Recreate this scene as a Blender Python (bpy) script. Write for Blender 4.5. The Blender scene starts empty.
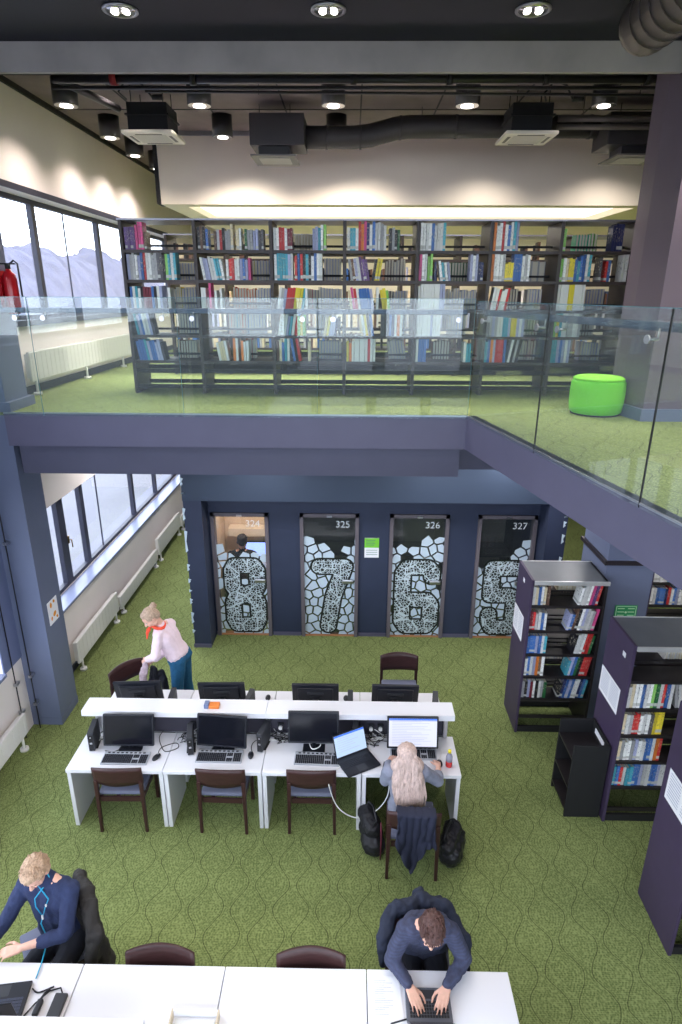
WORLD = 6.0; DL = 210; SO = 45; LC = 18; EXPO = 0.34
import bpy, bmesh, math, random
from mathutils import Vector, Matrix, Euler, noise
R = math.radians
PI = math.pi
rnd = random.Random(7)
scene = bpy.context.scene
col = scene.collection

# ---------------------------------------------------------------- materials
MATS = {}
def mat(name, base=(0.5, 0.5, 0.5), rough=0.6, metal=0.0, spec=0.4, nscale=0, namt=0.0, bump=0.0, bscale=40, emit=None, estr=0, stretch=(1, 1, 1), coat=0.0, sheen=0.0):
    if name in MATS:
        return MATS[name]
    m = bpy.data.materials.new(name); m.use_nodes = True
    nt = m.node_tree; b = nt.nodes['Principled BSDF']
    b.inputs['Base Color'].default_value = (*base, 1)
    b.inputs['Roughness'].default_value = rough
    b.inputs['Metallic'].default_value = metal
    b.inputs['Specular IOR Level'].default_value = spec
    b.inputs['Coat Weight'].default_value = coat
    b.inputs['Sheen Weight'].default_value = sheen
    tc = nt.nodes.new('ShaderNodeTexCoord'); mp = nt.nodes.new('ShaderNodeMapping')
    mp.inputs['Scale'].default_value = stretch
    nt.links.new(tc.outputs['Object'], mp.inputs['Vector'])
    if namt > 0:
        n = nt.nodes.new('ShaderNodeTexNoise'); n.inputs['Scale'].default_value = nscale; n.inputs['Detail'].default_value = 4
        nt.links.new(mp.outputs[0], n.inputs['Vector'])
        r = nt.nodes.new('ShaderNodeValToRGB')
        r.color_ramp.elements[0].position = .3; r.color_ramp.elements[1].position = .7
        r.color_ramp.elements[0].color = (*[max(0, c * (1 - namt)) for c in base], 1)
        r.color_ramp.elements[1].color = (*[min(1, c * (1 + namt)) for c in base], 1)
        nt.links.new(n.outputs['Fac'], r.inputs['Fac']); nt.links.new(r.outputs[0], b.inputs['Base Color'])
    if bump > 0:
        n2 = nt.nodes.new('ShaderNodeTexNoise'); n2.inputs['Scale'].default_value = bscale; n2.inputs['Detail'].default_value = 5
        nt.links.new(mp.outputs[0], n2.inputs['Vector'])
        bp = nt.nodes.new('ShaderNodeBump'); bp.inputs['Strength'].default_value = bump; bp.inputs['Distance'].default_value = .01
        nt.links.new(n2.outputs['Fac'], bp.inputs['Height']); nt.links.new(bp.outputs[0], b.inputs['Normal'])
    if emit:
        b.inputs['Emission Color'].default_value = (*emit, 1); b.inputs['Emission Strength'].default_value = estr
    MATS[name] = m
    return m

def srgb(r, g, b):
    f = lambda c: (c / 255 / 12.92) if c / 255 <= .04045 else ((c / 255 + .055) / 1.055) ** 2.4
    return (f(r), f(g), f(b))

def glass_mat(name, tint=(1, 1, 1), rough=0.0, ior=1.5, haze=0.0):
    m = bpy.data.materials.new(name); m.use_nodes = True; nt = m.node_tree
    for n in list(nt.nodes): nt.nodes.remove(n)
    o = nt.nodes.new('ShaderNodeOutputMaterial'); t = nt.nodes.new('ShaderNodeBsdfTransparent'); g = nt.nodes.new('ShaderNodeBsdfGlossy')
    f = nt.nodes.new('ShaderNodeFresnel'); x = nt.nodes.new('ShaderNodeMixShader')
    t.inputs['Color'].default_value = (*tint, 1); g.inputs['Roughness'].default_value = rough; 
    ge = nt.nodes.new('ShaderNodeNewGeometry'); mr = nt.nodes.new('ShaderNodeMapRange'); mr.inputs[3].default_value = ior; mr.inputs[4].default_value = 1 / ior
    nt.links.new(ge.outputs['Backfacing'], mr.inputs[0]); nt.links.new(mr.outputs[0], f.inputs['IOR'])
    nt.links.new(f.outputs[0], x.inputs[0]); nt.links.new(t.outputs[0], x.inputs[1]); nt.links.new(g.outputs[0], x.inputs[2])
    last = x
    if haze:
        d = nt.nodes.new('ShaderNodeBsdfDiffuse'); d.inputs['Color'].default_value = (.75, .82, .85, 1)  # pale diffuse mix puts a veil of reflected light into the glass
        y = nt.nodes.new('ShaderNodeMixShader'); y.inputs[0].default_value = haze
        nt.links.new(x.outputs[0], y.inputs[1]); nt.links.new(d.outputs[0], y.inputs[2]); last = y
    nt.links.new(last.outputs[0], o.inputs['Surface'])
    MATS[name] = m
    return m

def carpet_mat():
    m = bpy.data.materials.new('green_patterned_carpet'); m.use_nodes = True; nt = m.node_tree; b = nt.nodes['Principled BSDF']
    N = nt.nodes.new; L = nt.links.new
    b.inputs['Roughness'].default_value = .95; b.inputs['Specular IOR Level'].default_value = .1
    def M(op, a, c=None, e=None):
        n = N('ShaderNodeMath'); n.operation = op
        for i, v in enumerate((a, c, e)):
            if v is None: continue
            if isinstance(v, (int, float)): n.inputs[i].default_value = v
            else: L(v, n.inputs[i])
        return n.outputs[0]
    tc = N('ShaderNodeTexCoord'); sp = N('ShaderNodeSeparateXYZ'); L(tc.outputs['Object'], sp.inputs[0])
    nz = N('ShaderNodeTexNoise'); nz.inputs['Scale'].default_value = 7; L(tc.outputs['Object'], nz.inputs['Vector'])
    x = M('MULTIPLY_ADD', nz.outputs['Fac'], .035, sp.outputs[0]); y = sp.outputs[1]
    # ogee lattice: neighbouring wavy lines in antiphase
    D = .19; sn = M('MULTIPLY', M('COSINE', M('MULTIPLY', y, 2 * PI / .50)), .062)
    d1 = M('PINGPONG', M('SUBTRACT', x, sn), D); d2 = M('PINGPONG', M('SUBTRACT', M('ADD', x, sn), D), D)
    line = M('MINIMUM', d1, d2)
    lf = N('ShaderNodeMapRange'); lf.inputs[1].default_value = .002; lf.inputs[2].default_value = .007; lf.inputs[3].default_value = .42; lf.inputs[4].default_value = 1; L(line, lf.inputs[0])
    # nested echoes of the cells, very faint, plus woven stipple
    ech = M('MULTIPLY', M('SINE', M('MULTIPLY', line, 230)), .10)
    v2 = N('ShaderNodeTexVoronoi'); v2.feature = 'F1'; v2.inputs['Scale'].default_value = 62; L(tc.outputs['Object'], v2.inputs['Vector'])
    n3 = N('ShaderNodeTexNoise'); n3.inputs['Scale'].default_value = 1.6; n3.inputs['Detail'].default_value = 3; L(tc.outputs['Object'], n3.inputs['Vector'])
    rows = M('MULTIPLY', M('SINE', M('MULTIPLY', y, 420)), .10)
    tot = M('ADD', M('ADD', M('MULTIPLY', v2.outputs['Distance'], .8), ech), M('ADD', rows, M('MULTIPLY', n3.outputs['Fac'], .35)))
    r2 = N('ShaderNodeValToRGB'); r2.color_ramp.elements[0].position = .15; r2.color_ramp.elements[1].position = .95
    r2.color_ramp.elements[0].color = (*CARPET_D, 1); r2.color_ramp.elements[1].color = (*CARPET_L, 1); L(tot, r2.inputs['Fac'])
    hv = N('ShaderNodeMix'); hv.data_type = 'RGBA'; hv.blend_type = 'MULTIPLY'; hv.inputs[0].default_value = 1
    L(r2.outputs[0], hv.inputs[6]); L(lf.outputs[0], hv.inputs[7]); L(hv.outputs[2], b.inputs['Base Color'])
    bp = N('ShaderNodeBump'); bp.inputs['Strength'].default_value = .4; bp.inputs['Distance'].default_value = .004
    L(v2.outputs['Distance'], bp.inputs['Height']); L(bp.outputs[0], b.inputs['Normal'])
    return m
CARPET_D = (.092, .122, .04); CARPET_L = (.265, .318, .12); CARPET_E = (.05, .075, .018)
CARPET = carpet_mat()

def book_cover(name, c, label=True):
    m = bpy.data.materials.new(name); m.use_nodes = True; nt = m.node_tree; b = nt.nodes['Principled BSDF']
    N = nt.nodes.new; L = nt.links.new
    b.inputs['Roughness'].default_value = .45
    tc = N('ShaderNodeTexCoord'); oi = N('ShaderNodeObjectInfo')
    hs = N('ShaderNodeHueSaturation'); hs.inputs['Color'].default_value = (*c, 1)
    mr = N('ShaderNodeMapRange'); mr.inputs[3].default_value = .72; mr.inputs[4].default_value = 1.25; L(oi.outputs['Random'], mr.inputs[0]); L(mr.outputs[0], hs.inputs['Value'])
    last = hs.outputs[0]
    if label:
        sp = N('ShaderNodeSeparateXYZ'); L(tc.outputs['Generated'], sp.inputs[0])
        # shelf-mark sticker near the foot and a title band, both printed on the spine
        def band(z0, z1):
            a = N('ShaderNodeMath'); a.operation = 'GREATER_THAN'; a.inputs[1].default_value = z0; L(sp.outputs[2], a.inputs[0])
            d = N('ShaderNodeMath'); d.operation = 'LESS_THAN'; d.inputs[1].default_value = z1; L(sp.outputs[2], d.inputs[0])
            e = N('ShaderNodeMath'); e.operation = 'MULTIPLY'; L(a.outputs[0], e.inputs[0]); L(d.outputs[0], e.inputs[1]); return e
        s = band(.08, .2)
        x1 = N('ShaderNodeMix'); x1.data_type = 'RGBA'; rt = N('ShaderNodeMath'); rt.operation = 'GREATER_THAN'; rt.inputs[1].default_value = .45; L(oi.outputs['Random'], rt.inputs[0]); rm = N('ShaderNodeMath'); rm.operation = 'MULTIPLY'; L(rt.outputs[0], rm.inputs[0]); L(s.outputs[0], rm.inputs[1]); L(rm.outputs[0], x1.inputs[0]); L(last, x1.inputs[6]); x1.inputs[7].default_value = (.55, .55, .52, 1)
        t = band(.35, .85)
        nz = N('ShaderNodeTexNoise'); nz.inputs['Scale'].default_value = 9; L(tc.outputs['Generated'], nz.inputs['Vector'])
        nw = N('ShaderNodeVectorMath'); nw.operation = 'ADD'; cb = N('ShaderNodeCombineXYZ')
        ms = N('ShaderNodeMath'); ms.operation = 'MULTIPLY'; ms.inputs[1].default_value = 50; L(oi.outputs['Random'], ms.inputs[0]); L(ms.outputs[0], cb.inputs[0])
        L(tc.outputs['Generated'], nw.inputs[0]); L(cb.outputs[0], nw.inputs[1]); L(nw.outputs[0], nz.inputs['Vector'])
        g = N('ShaderNodeMath'); g.operation = 'GREATER_THAN'; g.inputs[1].default_value = .62; L(nz.outputs['Fac'], g.inputs[0])
        g2 = N('ShaderNodeMath'); g2.operation = 'MULTIPLY'; L(g.outputs[0], g2.inputs[0]); L(t.outputs[0], g2.inputs[1])
        lum = sum(c) / 3
        x2 = N('ShaderNodeMix'); x2.data_type = 'RGBA'; L(g2.outputs[0], x2.inputs[0]); L(x1.outputs[2], x2.inputs[6])
        x2.inputs[7].default_value = (*(srgb(60, 60, 90) if lum > .3 else srgb(215, 205, 180)), 1)
        last = x2.outputs[2]
    L(last, b.inputs['Base Color'])
    return m

# ---------------------------------------------------------------- mesh builder
class MB:
    def __init__(s): s.bm = bmesh.new()
    def _mi(s, faces, mi):
        for f in faces: f.material_index = mi
    def box(s, x0, x1, y0, y1, z0, z1, mi=0, M=None):
        vs = [s.bm.verts.new((x, y, z)) for z in (z0, z1) for y in (y0, y1) for x in (x0, x1)]
        if M is not None:
            for v in vs: v.co = M @ v.co
        fs = [s.bm.faces.new([vs[i] for i in q]) for q in ((0, 2, 3, 1), (4, 5, 7, 6), (0, 1, 5, 4), (2, 6, 7, 3), (0, 4, 6, 2), (1, 3, 7, 5))]
        s._mi(fs, mi); return s
    def cbox(s, c, d, mi=0, M=None):
        T = Matrix.Translation(c) @ (M if M is not None else Matrix())
        return s.box(-d[0] / 2, d[0] / 2, -d[1] / 2, d[1] / 2, -d[2] / 2, d[2] / 2, mi, T)
    def rbox(s, x0, x1, y0, y1, z0, z1, r=.01, mi=0, M=None, seg=2):
        b2 = bmesh.new(); vs = [b2.verts.new((x, y, z)) for z in (z0, z1) for y in (y0, y1) for x in (x0, x1)]
        for q in ((0, 2, 3, 1), (4, 5, 7, 6), (0, 1, 5, 4), (2, 6, 7, 3), (0, 4, 6, 2), (1, 3, 7, 5)): b2.faces.new([vs[i] for i in q])
        bmesh.ops.bevel(b2, geom=list(b2.edges), offset=r, segments=seg, profile=.5, affect='EDGES')
        return s.merge(b2, mi, M)
    def merge(s, b2, mi=0, M=None):
        mp = {}
        for v in b2.verts: mp[v] = s.bm.verts.new(M @ v.co if M is not None else v.co)
        for f in b2.faces:
            try:
                nf = s.bm.faces.new([mp[v] for v in f.verts]); nf.material_index = mi; nf.smooth = f.smooth
            except ValueError: pass
        b2.free(); return s
    def cyl(s, a, b, r, r2=None, n=14, mi=0, cap=True, smooth=True):
        a = Vector(a); b = Vector(b); r2 = r if r2 is None else r2
        d = (b - a).normalized(); u = d.orthogonal().normalized(); w = d.cross(u)
        A = [s.bm.verts.new(a + (u * math.cos(t) + w * math.sin(t)) * r) for t in [2 * PI * i / n for i in range(n)]]
        B = [s.bm.verts.new(b + (u * math.cos(t) + w * math.sin(t)) * r2) for t in [2 * PI * i / n for i in range(n)]]
        for i in range(n):
            f = s.bm.faces.new([A[i], A[(i + 1) % n], B[(i + 1) % n], B[i]]); f.smooth = smooth; f.material_index = mi
        if cap:
            f = s.bm.faces.new(A[::-1]); f.material_index = mi; f = s.bm.faces.new(B); f.material_index = mi
        return s
    def tube(s, pts, r, n=8, mi=0, rs=None):
        pts = [Vector(p) for p in pts]; rings = []; u = None
        for i, p in enumerate(pts):
            d = (pts[min(i + 1, len(pts) - 1)] - pts[max(i - 1, 0)]).normalized()
            if u is None: u = d.orthogonal().normalized()
            u = (u - d * u.dot(d)).normalized(); w = d.cross(u); rr = rs[i] if rs else r
            rings.append([s.bm.verts.new(p + (u * math.cos(2 * PI * k / n) + w * math.sin(2 * PI * k / n)) * rr) for k in range(n)])
        for A, B in zip(rings, rings[1:]):
            for i in range(n):
                f = s.bm.faces.new([A[i], A[(i + 1) % n], B[(i + 1) % n], B[i]]); f.smooth = True; f.material_index = mi
        f = s.bm.faces.new(rings[0][::-1]); f.material_index = mi; f = s.bm.faces.new(rings[-1]); f.material_index = mi
        return s
    def lathe(s, c, prof, n=24, mi=0):
        c = Vector(c); rings = []
        for r, z in prof: rings.append([s.bm.verts.new(c + Vector((r * math.cos(2 * PI * k / n), r * math.sin(2 * PI * k / n), z))) for k in range(n)])
        for A, B in zip(rings, rings[1:]):
            for i in range(n):
                f = s.bm.faces.new([A[i], A[(i + 1) % n], B[(i + 1) % n], B[i]]); f.smooth = True; f.material_index = mi
        f = s.bm.faces.new(rings[0][::-1]); f.material_index = mi; f = s.bm.faces.new(rings[-1]); f.material_index = mi
        return s
    def ell(s, c, r, M=None, mi=0, sub=3):
        b2 = bmesh.new(); bmesh.ops.create_icosphere(b2, subdivisions=sub, radius=1)
        for f in b2.faces: f.smooth = True
        T = Matrix.Translation(c) @ (M if M is not None else Matrix()) @ Matrix.Diagonal((*r, 1))
        return s.merge(b2, mi, T)
    def cap(s, a, ra, b, rb, mi=0, flat=None):
        """tapered capsule; flat=(axis vector, factor) squashes the section along the axis"""
        a = Vector(a); b = Vector(b); b2 = bmesh.new()
        for c, r in ((a, ra), (b, rb)):
            t = bmesh.new(); bmesh.ops.create_icosphere(t, subdivisions=2, radius=r)
            for v in t.verts:
                co = v.co.copy()
                if flat: ax = Vector(flat[0]).normalized(); co -= ax * co.dot(ax) * (1 - flat[1])
                b2.verts.new(c + co)
            t.free()
        g = bmesh.ops.convex_hull(b2, input=list(b2.verts))
        bmesh.ops.delete(b2, geom=[v for v in b2.verts if not v.link_faces], context='VERTS')
        for f in b2.faces: f.smooth = True
        return s.merge(b2, mi)
    def prism(s, poly, z0, z1, mi=0, M=None):
        A = [s.bm.verts.new((x, y, z0)) for x, y in poly]; B = [s.bm.verts.new((x, y, z1)) for x, y in poly]
        if M is not None:
            for v in A + B: v.co = M @ v.co
        n = len(poly); fs = [s.bm.faces.new(A[::-1]), s.bm.faces.new(B)]
        for i in range(n): fs.append(s.bm.faces.new([A[i], A[(i + 1) % n], B[(i + 1) % n], B[i]]))
        s._mi(fs, mi); return s
    def grid(s, f, nu, nv, mi=0, closed=False):
        V = [[s.bm.verts.new(f(i / nu, j / nv)) for j in range(nv + 1)] for i in range(nu + 1)]
        for i in range(nu):
            for j in range(nv):
                q = s.bm.faces.new([V[i][j], V[i + 1][j], V[i + 1][j + 1], V[i][j + 1]]); q.smooth = True; q.material_index = mi
        return s
    def build(s, name, mats, parent=None, world=True, recalc=True, bevel=0):
        me = bpy.data.meshes.new(name)
        if recalc: bmesh.ops.recalc_face_normals(s.bm, faces=list(s.bm.faces))
        if world and parent is not None:
            T = wm(parent).inverted()
            for v in s.bm.verts: v.co = T @ v.co
        s.bm.to_mesh(me); s.bm.free()
        for m in (mats if isinstance(mats, (list, tuple)) else [mats]): me.materials.append(m)
        o = bpy.data.objects.new(name, me); col.objects.link(o); o.parent = parent
        if bevel:
            b = o.modifiers.new('bevel', 'BEVEL'); b.width = bevel; b.segments = 2; b.limit_method = 'ANGLE'
        return o

def wm(o):
    M = Matrix.LocRotScale(o.location, o.rotation_euler, o.scale)
    return wm(o.parent) @ M if o.parent else M
def tag(o, label=None, cat=None, group=None, kind=None):
    if label: o['label'] = label
    if cat: o['category'] = cat
    if group: o['group'] = group
    if kind: o['kind'] = kind
    return o
def empty(name, loc, rz=0, label=None, cat=None, group=None):
    o = bpy.data.objects.new(name, None); col.objects.link(o); o.location = loc; o.rotation_euler = (0, 0, rz); o.empty_display_size = .1
    return tag(o, label, cat, group)
def copy_tree(o, parent=None):
    c = o.copy(); col.objects.link(c); c.parent = parent
    for ch in [x for x in bpy.data.objects if x.parent == o]: copy_tree(ch, c)
    return c
def struct(o): o['kind'] = 'structure'; return o
def retag(o, label):
    o['label'] = label; return o
def recentre(o):
    """move the origin of a lone mesh to the middle of its base"""
    vs = [v.co for v in o.data.vertices]
    lo = Vector([min(v[i] for v in vs) for i in range(3)]); hi = Vector([max(v[i] for v in vs) for i in range(3)])
    c = Vector(((lo.x + hi.x) / 2, (lo.y + hi.y) / 2, lo.z))
    o.data.transform(Matrix.Translation(-c)); o.location = o.location + c
    return o

def holes(mb, axis, t0, t1, u0, u1, v0, v1, hs, mi=0):
    """wall slab between t0..t1 along axis ('x' or 'y'), with rectangular openings hs=(ua,ub,va,vb)"""
    us = sorted(set([u0, u1] + [h[0] for h in hs] + [h[1] for h in hs])); vs = sorted(set([v0, v1] + [h[2] for h in hs] + [h[3] for h in hs]))
    for a, b in zip(us, us[1:]):
        runs = []
        for c, d in zip(vs, vs[1:]):
            um, vm = (a + b) / 2, (c + d) / 2
            if any(h[0] < um < h[1] and h[2] < vm < h[3] for h in hs): continue
            if runs and abs(runs[-1][1] - c) < 1e-6: runs[-1][1] = d
            else: runs.append([c, d])
        for c, d in runs:
            if axis == 'x': mb.box(t0, t1, a, b, c, d, mi)
            else: mb.box(a, b, t0, t1, c, d, mi)
    return mb

# ---------------------------------------------------------------- palette
WHITEW = mat('white_painted_wall', srgb(236, 228, 224), .8, nscale=2, namt=.02)
CREAM = mat('cream_painted_wall', srgb(243, 232, 214), .8, nscale=2, namt=.02)
BLUEP = mat('slate_blue_paint', srgb(110, 120, 156), .45, nscale=3, namt=.05)
FASC = mat('fascia_paint', srgb(92, 90, 112), .4, nscale=3, namt=.04)
FASC2 = mat('fascia_lower_paint', srgb(80, 80, 100), .45, nscale=3, namt=.04)
COLP = mat('column_paint', srgb(104, 112, 138), .45, nscale=3, namt=.04)
NAVY = mat('navy_wall_paint', srgb(46, 54, 78), .55, nscale=3, namt=.06)
TEAL = mat('header_lighter_tone', srgb(52, 64, 84), .5)
CEIL = mat('dark_grey_ceiling', srgb(116, 105, 104), .8, nscale=3, namt=.12)
SOFF = mat('near_black_soffit', srgb(22, 23, 38), .6)
BEAM = mat('beam_concrete', srgb(182, 174, 170), .8, nscale=2.5, namt=.14)
BLACK = mat('black_metal', srgb(34, 34, 38), .4, spec=.5)
BLACKM = mat('black_matte', srgb(26, 26, 29), .7)
DUCTM = mat('duct_grey_paint', srgb(62, 60, 62), .5)
DGREY = mat('charcoal_plastic', srgb(52, 54, 60), .5)
FRAME = mat('window_frame_paint', srgb(48, 50, 66), .45)
SILL = mat('window_sill', srgb(132, 140, 170), .25)
RADW = mat('radiator_white', srgb(232, 230, 228), .4)
STEEL = mat('brushed_steel', srgb(190, 190, 195), .3, metal=1)
TOPMET = mat('bookcase_top_metal', srgb(96, 101, 108), .45, metal=.15, nscale=6, namt=.06)
EDGEMET = mat('bookcase_edge_metal', srgb(215, 215, 215), .3, metal=.5)
PURP = mat('aubergine_panel', srgb(66, 54, 80), .5, nscale=8, namt=.05)
SHELFB = mat('black_shelf', srgb(38, 34, 36), .4, nscale=20, namt=.08)
SHELFU = mat('dark_brown_shelf', srgb(62, 54, 54), .45, nscale=20, namt=.08)
DESK = mat('white_desk_laminate', srgb(228, 228, 235), .4)
DESKS = mat('desk_screen_charcoal', srgb(62, 60, 72), .6)
WOOD = mat('dark_wood', srgb(62, 38, 38), .38, nscale=12, namt=.25, stretch=(1, 1, 8))
SEATF = mat('grey_seat_fabric', srgb(112, 116, 138), .9, bump=.3, bscale=200)
SEATD = mat('dark_seat_pad', srgb(70, 56, 66), .7)
PAPER = mat('white_paper', srgb(235, 235, 240), .8)
GLASS = glass_mat('window_glass', (.96, .98, 1))
RAILG = glass_mat('balustrade_glass', (.90, .955, .95), haze=.035)
EDGEG = mat('glass_edge_green', srgb(96, 140, 150), .2)
DOORG = glass_mat('door_glass', (.86, .9, .93), haze=.015)
ORANGE = mat('orange_card', srgb(225, 130, 60), .7)
SKIN = mat('skin', srgb(226, 178, 158), .5, nscale=30, namt=.06)
MONB = mat('monitor_black', srgb(30, 32, 40), .35)
SCRN = mat('screen_off', srgb(20, 22, 30), .12, spec=.6)
GREYP = mat('keyboard_silver', srgb(170, 174, 184), .4)
KEYB = mat('keyboard_keys', srgb(40, 42, 50), .5)
CABLE = mat('black_cable', srgb(28, 28, 34), .5)
CABLEW = mat('white_cable', srgb(225, 225, 225), .5)
# ================================================================= SETTING
# floor slabs
struct(MB().box(-4.4, 9, -3.4, 17, -.15, 0).build('floor', CARPET))
poly = [(1.215, 6.39), (-4.0, 6.39), (-4.0, 16.6), (9, 16.6), (9, -3.0), (3.05, -3.0)]
ins = [(1.235, 6.42), (-4.0, 6.42), (-4.0, 16.6), (9, 16.6), (9, -3.0), (3.07, -3.0)]
struct(MB().prism(ins, 3.97, 4.0).build('floor_upper', CARPET))
# slab front: two stepped tiers, and the slanted edge on the right
P = MB(); P.box(-3.63, 1.213, 6.375, 6.44, 3.65, 4.0); struct(P.build('trim_1', FASC))
P = MB(); P.box(-3.56, 1.17, 6.44, 6.6, 3.33, 3.65); struct(P.build('trim_2', FASC2))
d = Vector((1.82 - 1.2, 3.19 - 6.35)).normalized(); n = Vector((-d.y, d.x))
e0 = Vector((1.205, 6.375)); e1 = e0 + d * 9.6
struct(MB().prism([tuple(e0), tuple(e1), tuple(e1 + n * .07), (e0.x + .10, e0.y + .065)], 3.655, 4.0).build('trim_3', FASC))
sl = [(1.17, 6.6), (-4.0, 6.6), (-4.0, 16.6), (9, 16.6), (9, 6.6)]
struct(MB().prism(sl, 3.37, 3.97).build('ceiling_lower', FASC2)); struct(MB().box(-3.9, 8.9, 6.75, 16.5, 3.34, 3.37).build('ceiling_lower_face', WHITEW))
sl = [(1.28, 6.6), (9, 6.6), (9, -3.0), (3.15, -3.0)]
struct(MB().prism(sl, 3.66, 3.97).build('ceiling_lower_right', FASC2))
struct(MB().box(-3.63, 1.2, 6.366, 6.372, 3.995, 4.012).build('trim_4', STEEL))
struct(MB().prism([(e0.x - .003, e0.y - .01), tuple(e1), tuple(e1 + n * .012), (e0.x + .01, e0.y)], 4.0, 4.012).build('trim_5', STEEL))
# left wall with window openings on both storeys
W = MB()
LOW = (6.95, 15.2, 1.0, 2.5); UPP = (7.05, 15.2, 4.85, 6.34); NL = (-2.7, 6.08, 1.0, 3.15); NU = (-2.7, 6.08, 4.6, 6.75)  # NU is out of view, put in for more daylight
holes(W, 'x', -4.35, -4.0, -3.3, 16.9, 0, 7.5, [LOW, UPP, NL, NU])
struct(W.build('wall_left', WHITEW))
# blue painted strip of the near wall beside the column
NW = MB(); holes(NW, 'x', -4.0, -3.985, 2.0, 6.45, 1.0, 7.27, [(-2.7, 6.06, 1.0, 3.15), (-2.7, 6.06, 4.6, 6.75)]); struct(NW.build('trim_6', BLUEP))
# far, right and rear walls
struct(MB().box(-4.35, 9.3, 16.6, 16.9, 0, 7.5).build('wall_back', CREAM))
struct(MB().box(9.0, 9.3, -3.3, 16.6, 0, 7.5).build('wall_right', WHITEW))
RW = MB(); RH = [(a, a + 1.25, 1.0, 2.75) for a in (-3.6, -2.2, -.8, .6, 2.0, 3.4, 4.8)] + [(a, a + 2.0, 3.3, 7.1) for a in (-3.6, -1.4, .8, 3.0, 5.2)]  # tall upper openings are unseen, enlarged to let in more daylight
holes(RW, 'y', -3.35, -3.05, -4.0, 9, 0, 7.5, RH); struct(RW.build('wall_rear', BLUEP))
# windows
def window_x(n, o, mull, joints, x=-4.27, fr=.06, handle=None, th=.07):
    f = MB(); y0, y1, z0, z1 = o
    f.box(x - th / 2, x + th / 2, y0, y1, z0, z0 + fr); f.box(x - th / 2, x + th / 2, y0, y1, z1 - fr, z1)
    for a, w in [(y0 + fr / 2, fr), (y1 - fr / 2, fr)] + mull: f.box(x - th / 2, x + th / 2, a - w / 2, a + w / 2, z0 + fr, z1 - fr)
    for a in joints: f.box(x - .01, x + .01, a - .008, a + .008, z0 + fr, z1 - fr)
    r = struct(f.build('window_%d' % n, FRAME))
    g = MB().box(x - .004, x + .004, y0 + .02, y1 - .02, z0 + .02, z1 - .02).build('pane', GLASS, r)
    s = MB().rbox(-4.22, -3.97, y0 - .0, y1, z0 - .035, z0 + .004, .006).build('sill', SILL, r)
    if handle:
        h = MB(); h.box(x + th / 2, x + th / 2 + .015, handle - .015, handle + .015, 1.62, 1.74); h.tube([(x + th / 2 + .012, handle, 1.68), (x + th / 2 + .05, handle, 1.68), (x + th / 2 + .055, handle, 1.56)], .009)
        h.build('handle', mat('brass_handle', srgb(150, 120, 80), .3, metal=.9), r)
    return r
window_x(1, LOW, [(8.45, .2), (9.2, .12), (11.45, .11), (12.85, .1), (14.3, .1)], [9.85], handle=8.56)
window_x(2, UPP, [(8.98, .1), (11.2, .11), (13.3, .1)], [9.95])
window_x(3, NL, [(4.4, .12), (2.6, .12), (.6, .12)], [])
window_x(4, NU, [(4.4, .12), (2.6, .12), (.6, .12)], [])
k = 5
for a, b, c, dd in RH:
    f = MB(); y = -3.2
    for q in ((a, a + .06, c, dd), (b - .06, b, c, dd), (a, b, c, c + .06), (a, b, dd - .06, dd)): f.box(q[0], q[1], y - .03, y + .03, q[2], q[3])
    r = struct(f.build('window_%d' % k, FRAME)); k += 1
    MB().box(a + .02, b - .02, y - .004, y + .004, c + .02, dd - .02).build('pane', GLASS, r)
# reveal of upper windows: dark metal cill line
struct(MB().box(-3.99, -3.955, 7.05, 14.5, 4.80, 4.87).build('trim_7', FRAME))
struct(MB().box(-3.99, -3.97, 7.05, 14.5, 6.33, 6.40).build('trim_8', FRAME))
# skirting
struct(MB().box(-4.0, -3.975, 6.9, 16.6, 0, .09).build('baseboard_left', FRAME))
struct(MB().box(-4.0, -3.975, 6.9, 16.6, 4.0, 4.09).build('baseboard_upper', FRAME))
# left column, both storeys
struct(MB().box(-4.0, -3.63, 6.45, 6.92, 0, 7.5).build('column_left', COLP)) if False else None
C1 = MB(); C1.box(-4.0, -3.63, 6.45, 6.92, 0.0, 3.99).box(-3.995, -3.625, 6.445, 6.925, 0, .1); struct(C1.build('wall_pier_left', COLP))
C1 = MB(); C1.box(-4.0, -3.63, 6.45, 6.92, 4.0, 7.4); C1.box(-4.0, -3.58, 6.43, 6.97, 4.0, 4.10); struct(C1.build('wall_pier_upper', COLP))
# right columns
C2 = MB(); C2.box(3.02, 3.58, 6.65, 7.4, 0, 3.34); struct(C2.build('wall_pier_right', COLP))
struct(MB().box(2.985, 3.655, 6.62, 7.43, 2.22, 2.27).build('trim_9', mat('dark_trim', srgb(40, 34, 40), .4)))
C3 = MB(); C3.prism([(2.86, 6.62), (2.93, 6.22), (5.2, 6.22), (5.2, 6.9), (2.86, 6.9)], 4.0, 7.3); struct(C3.build('wall_pier_upper_right', mat('mauve_column', srgb(104, 92, 104), .5, nscale=3, namt=.04)))
C3 = MB(); C3.prism([(2.82, 6.60), (2.90, 6.18), (5.22, 6.18), (5.22, 6.92), (2.82, 6.92)], 4.0, 4.12); struct(C3.build('baseboard_pier', COLP))
# ceilings
struct(MB().box(-4.0, 9, 6.47, 16.6, 7.5, 7.6).build('ceiling', CEIL))
struct(MB().box(-4.0, 9, -3.05, 6.47, 7.27, 7.6).build('ceiling_near', SOFF))
struct(MB().box(-4.0, 9, 6.44, 6.49, 7.04, 7.275).build('beam_ceiling', BEAM)).name = 'trim_10'
struct(MB().box(-4.0, -3.96, 6.72, 16.6, 7.44, 7.5).build('trim_11', BLACKM))
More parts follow.
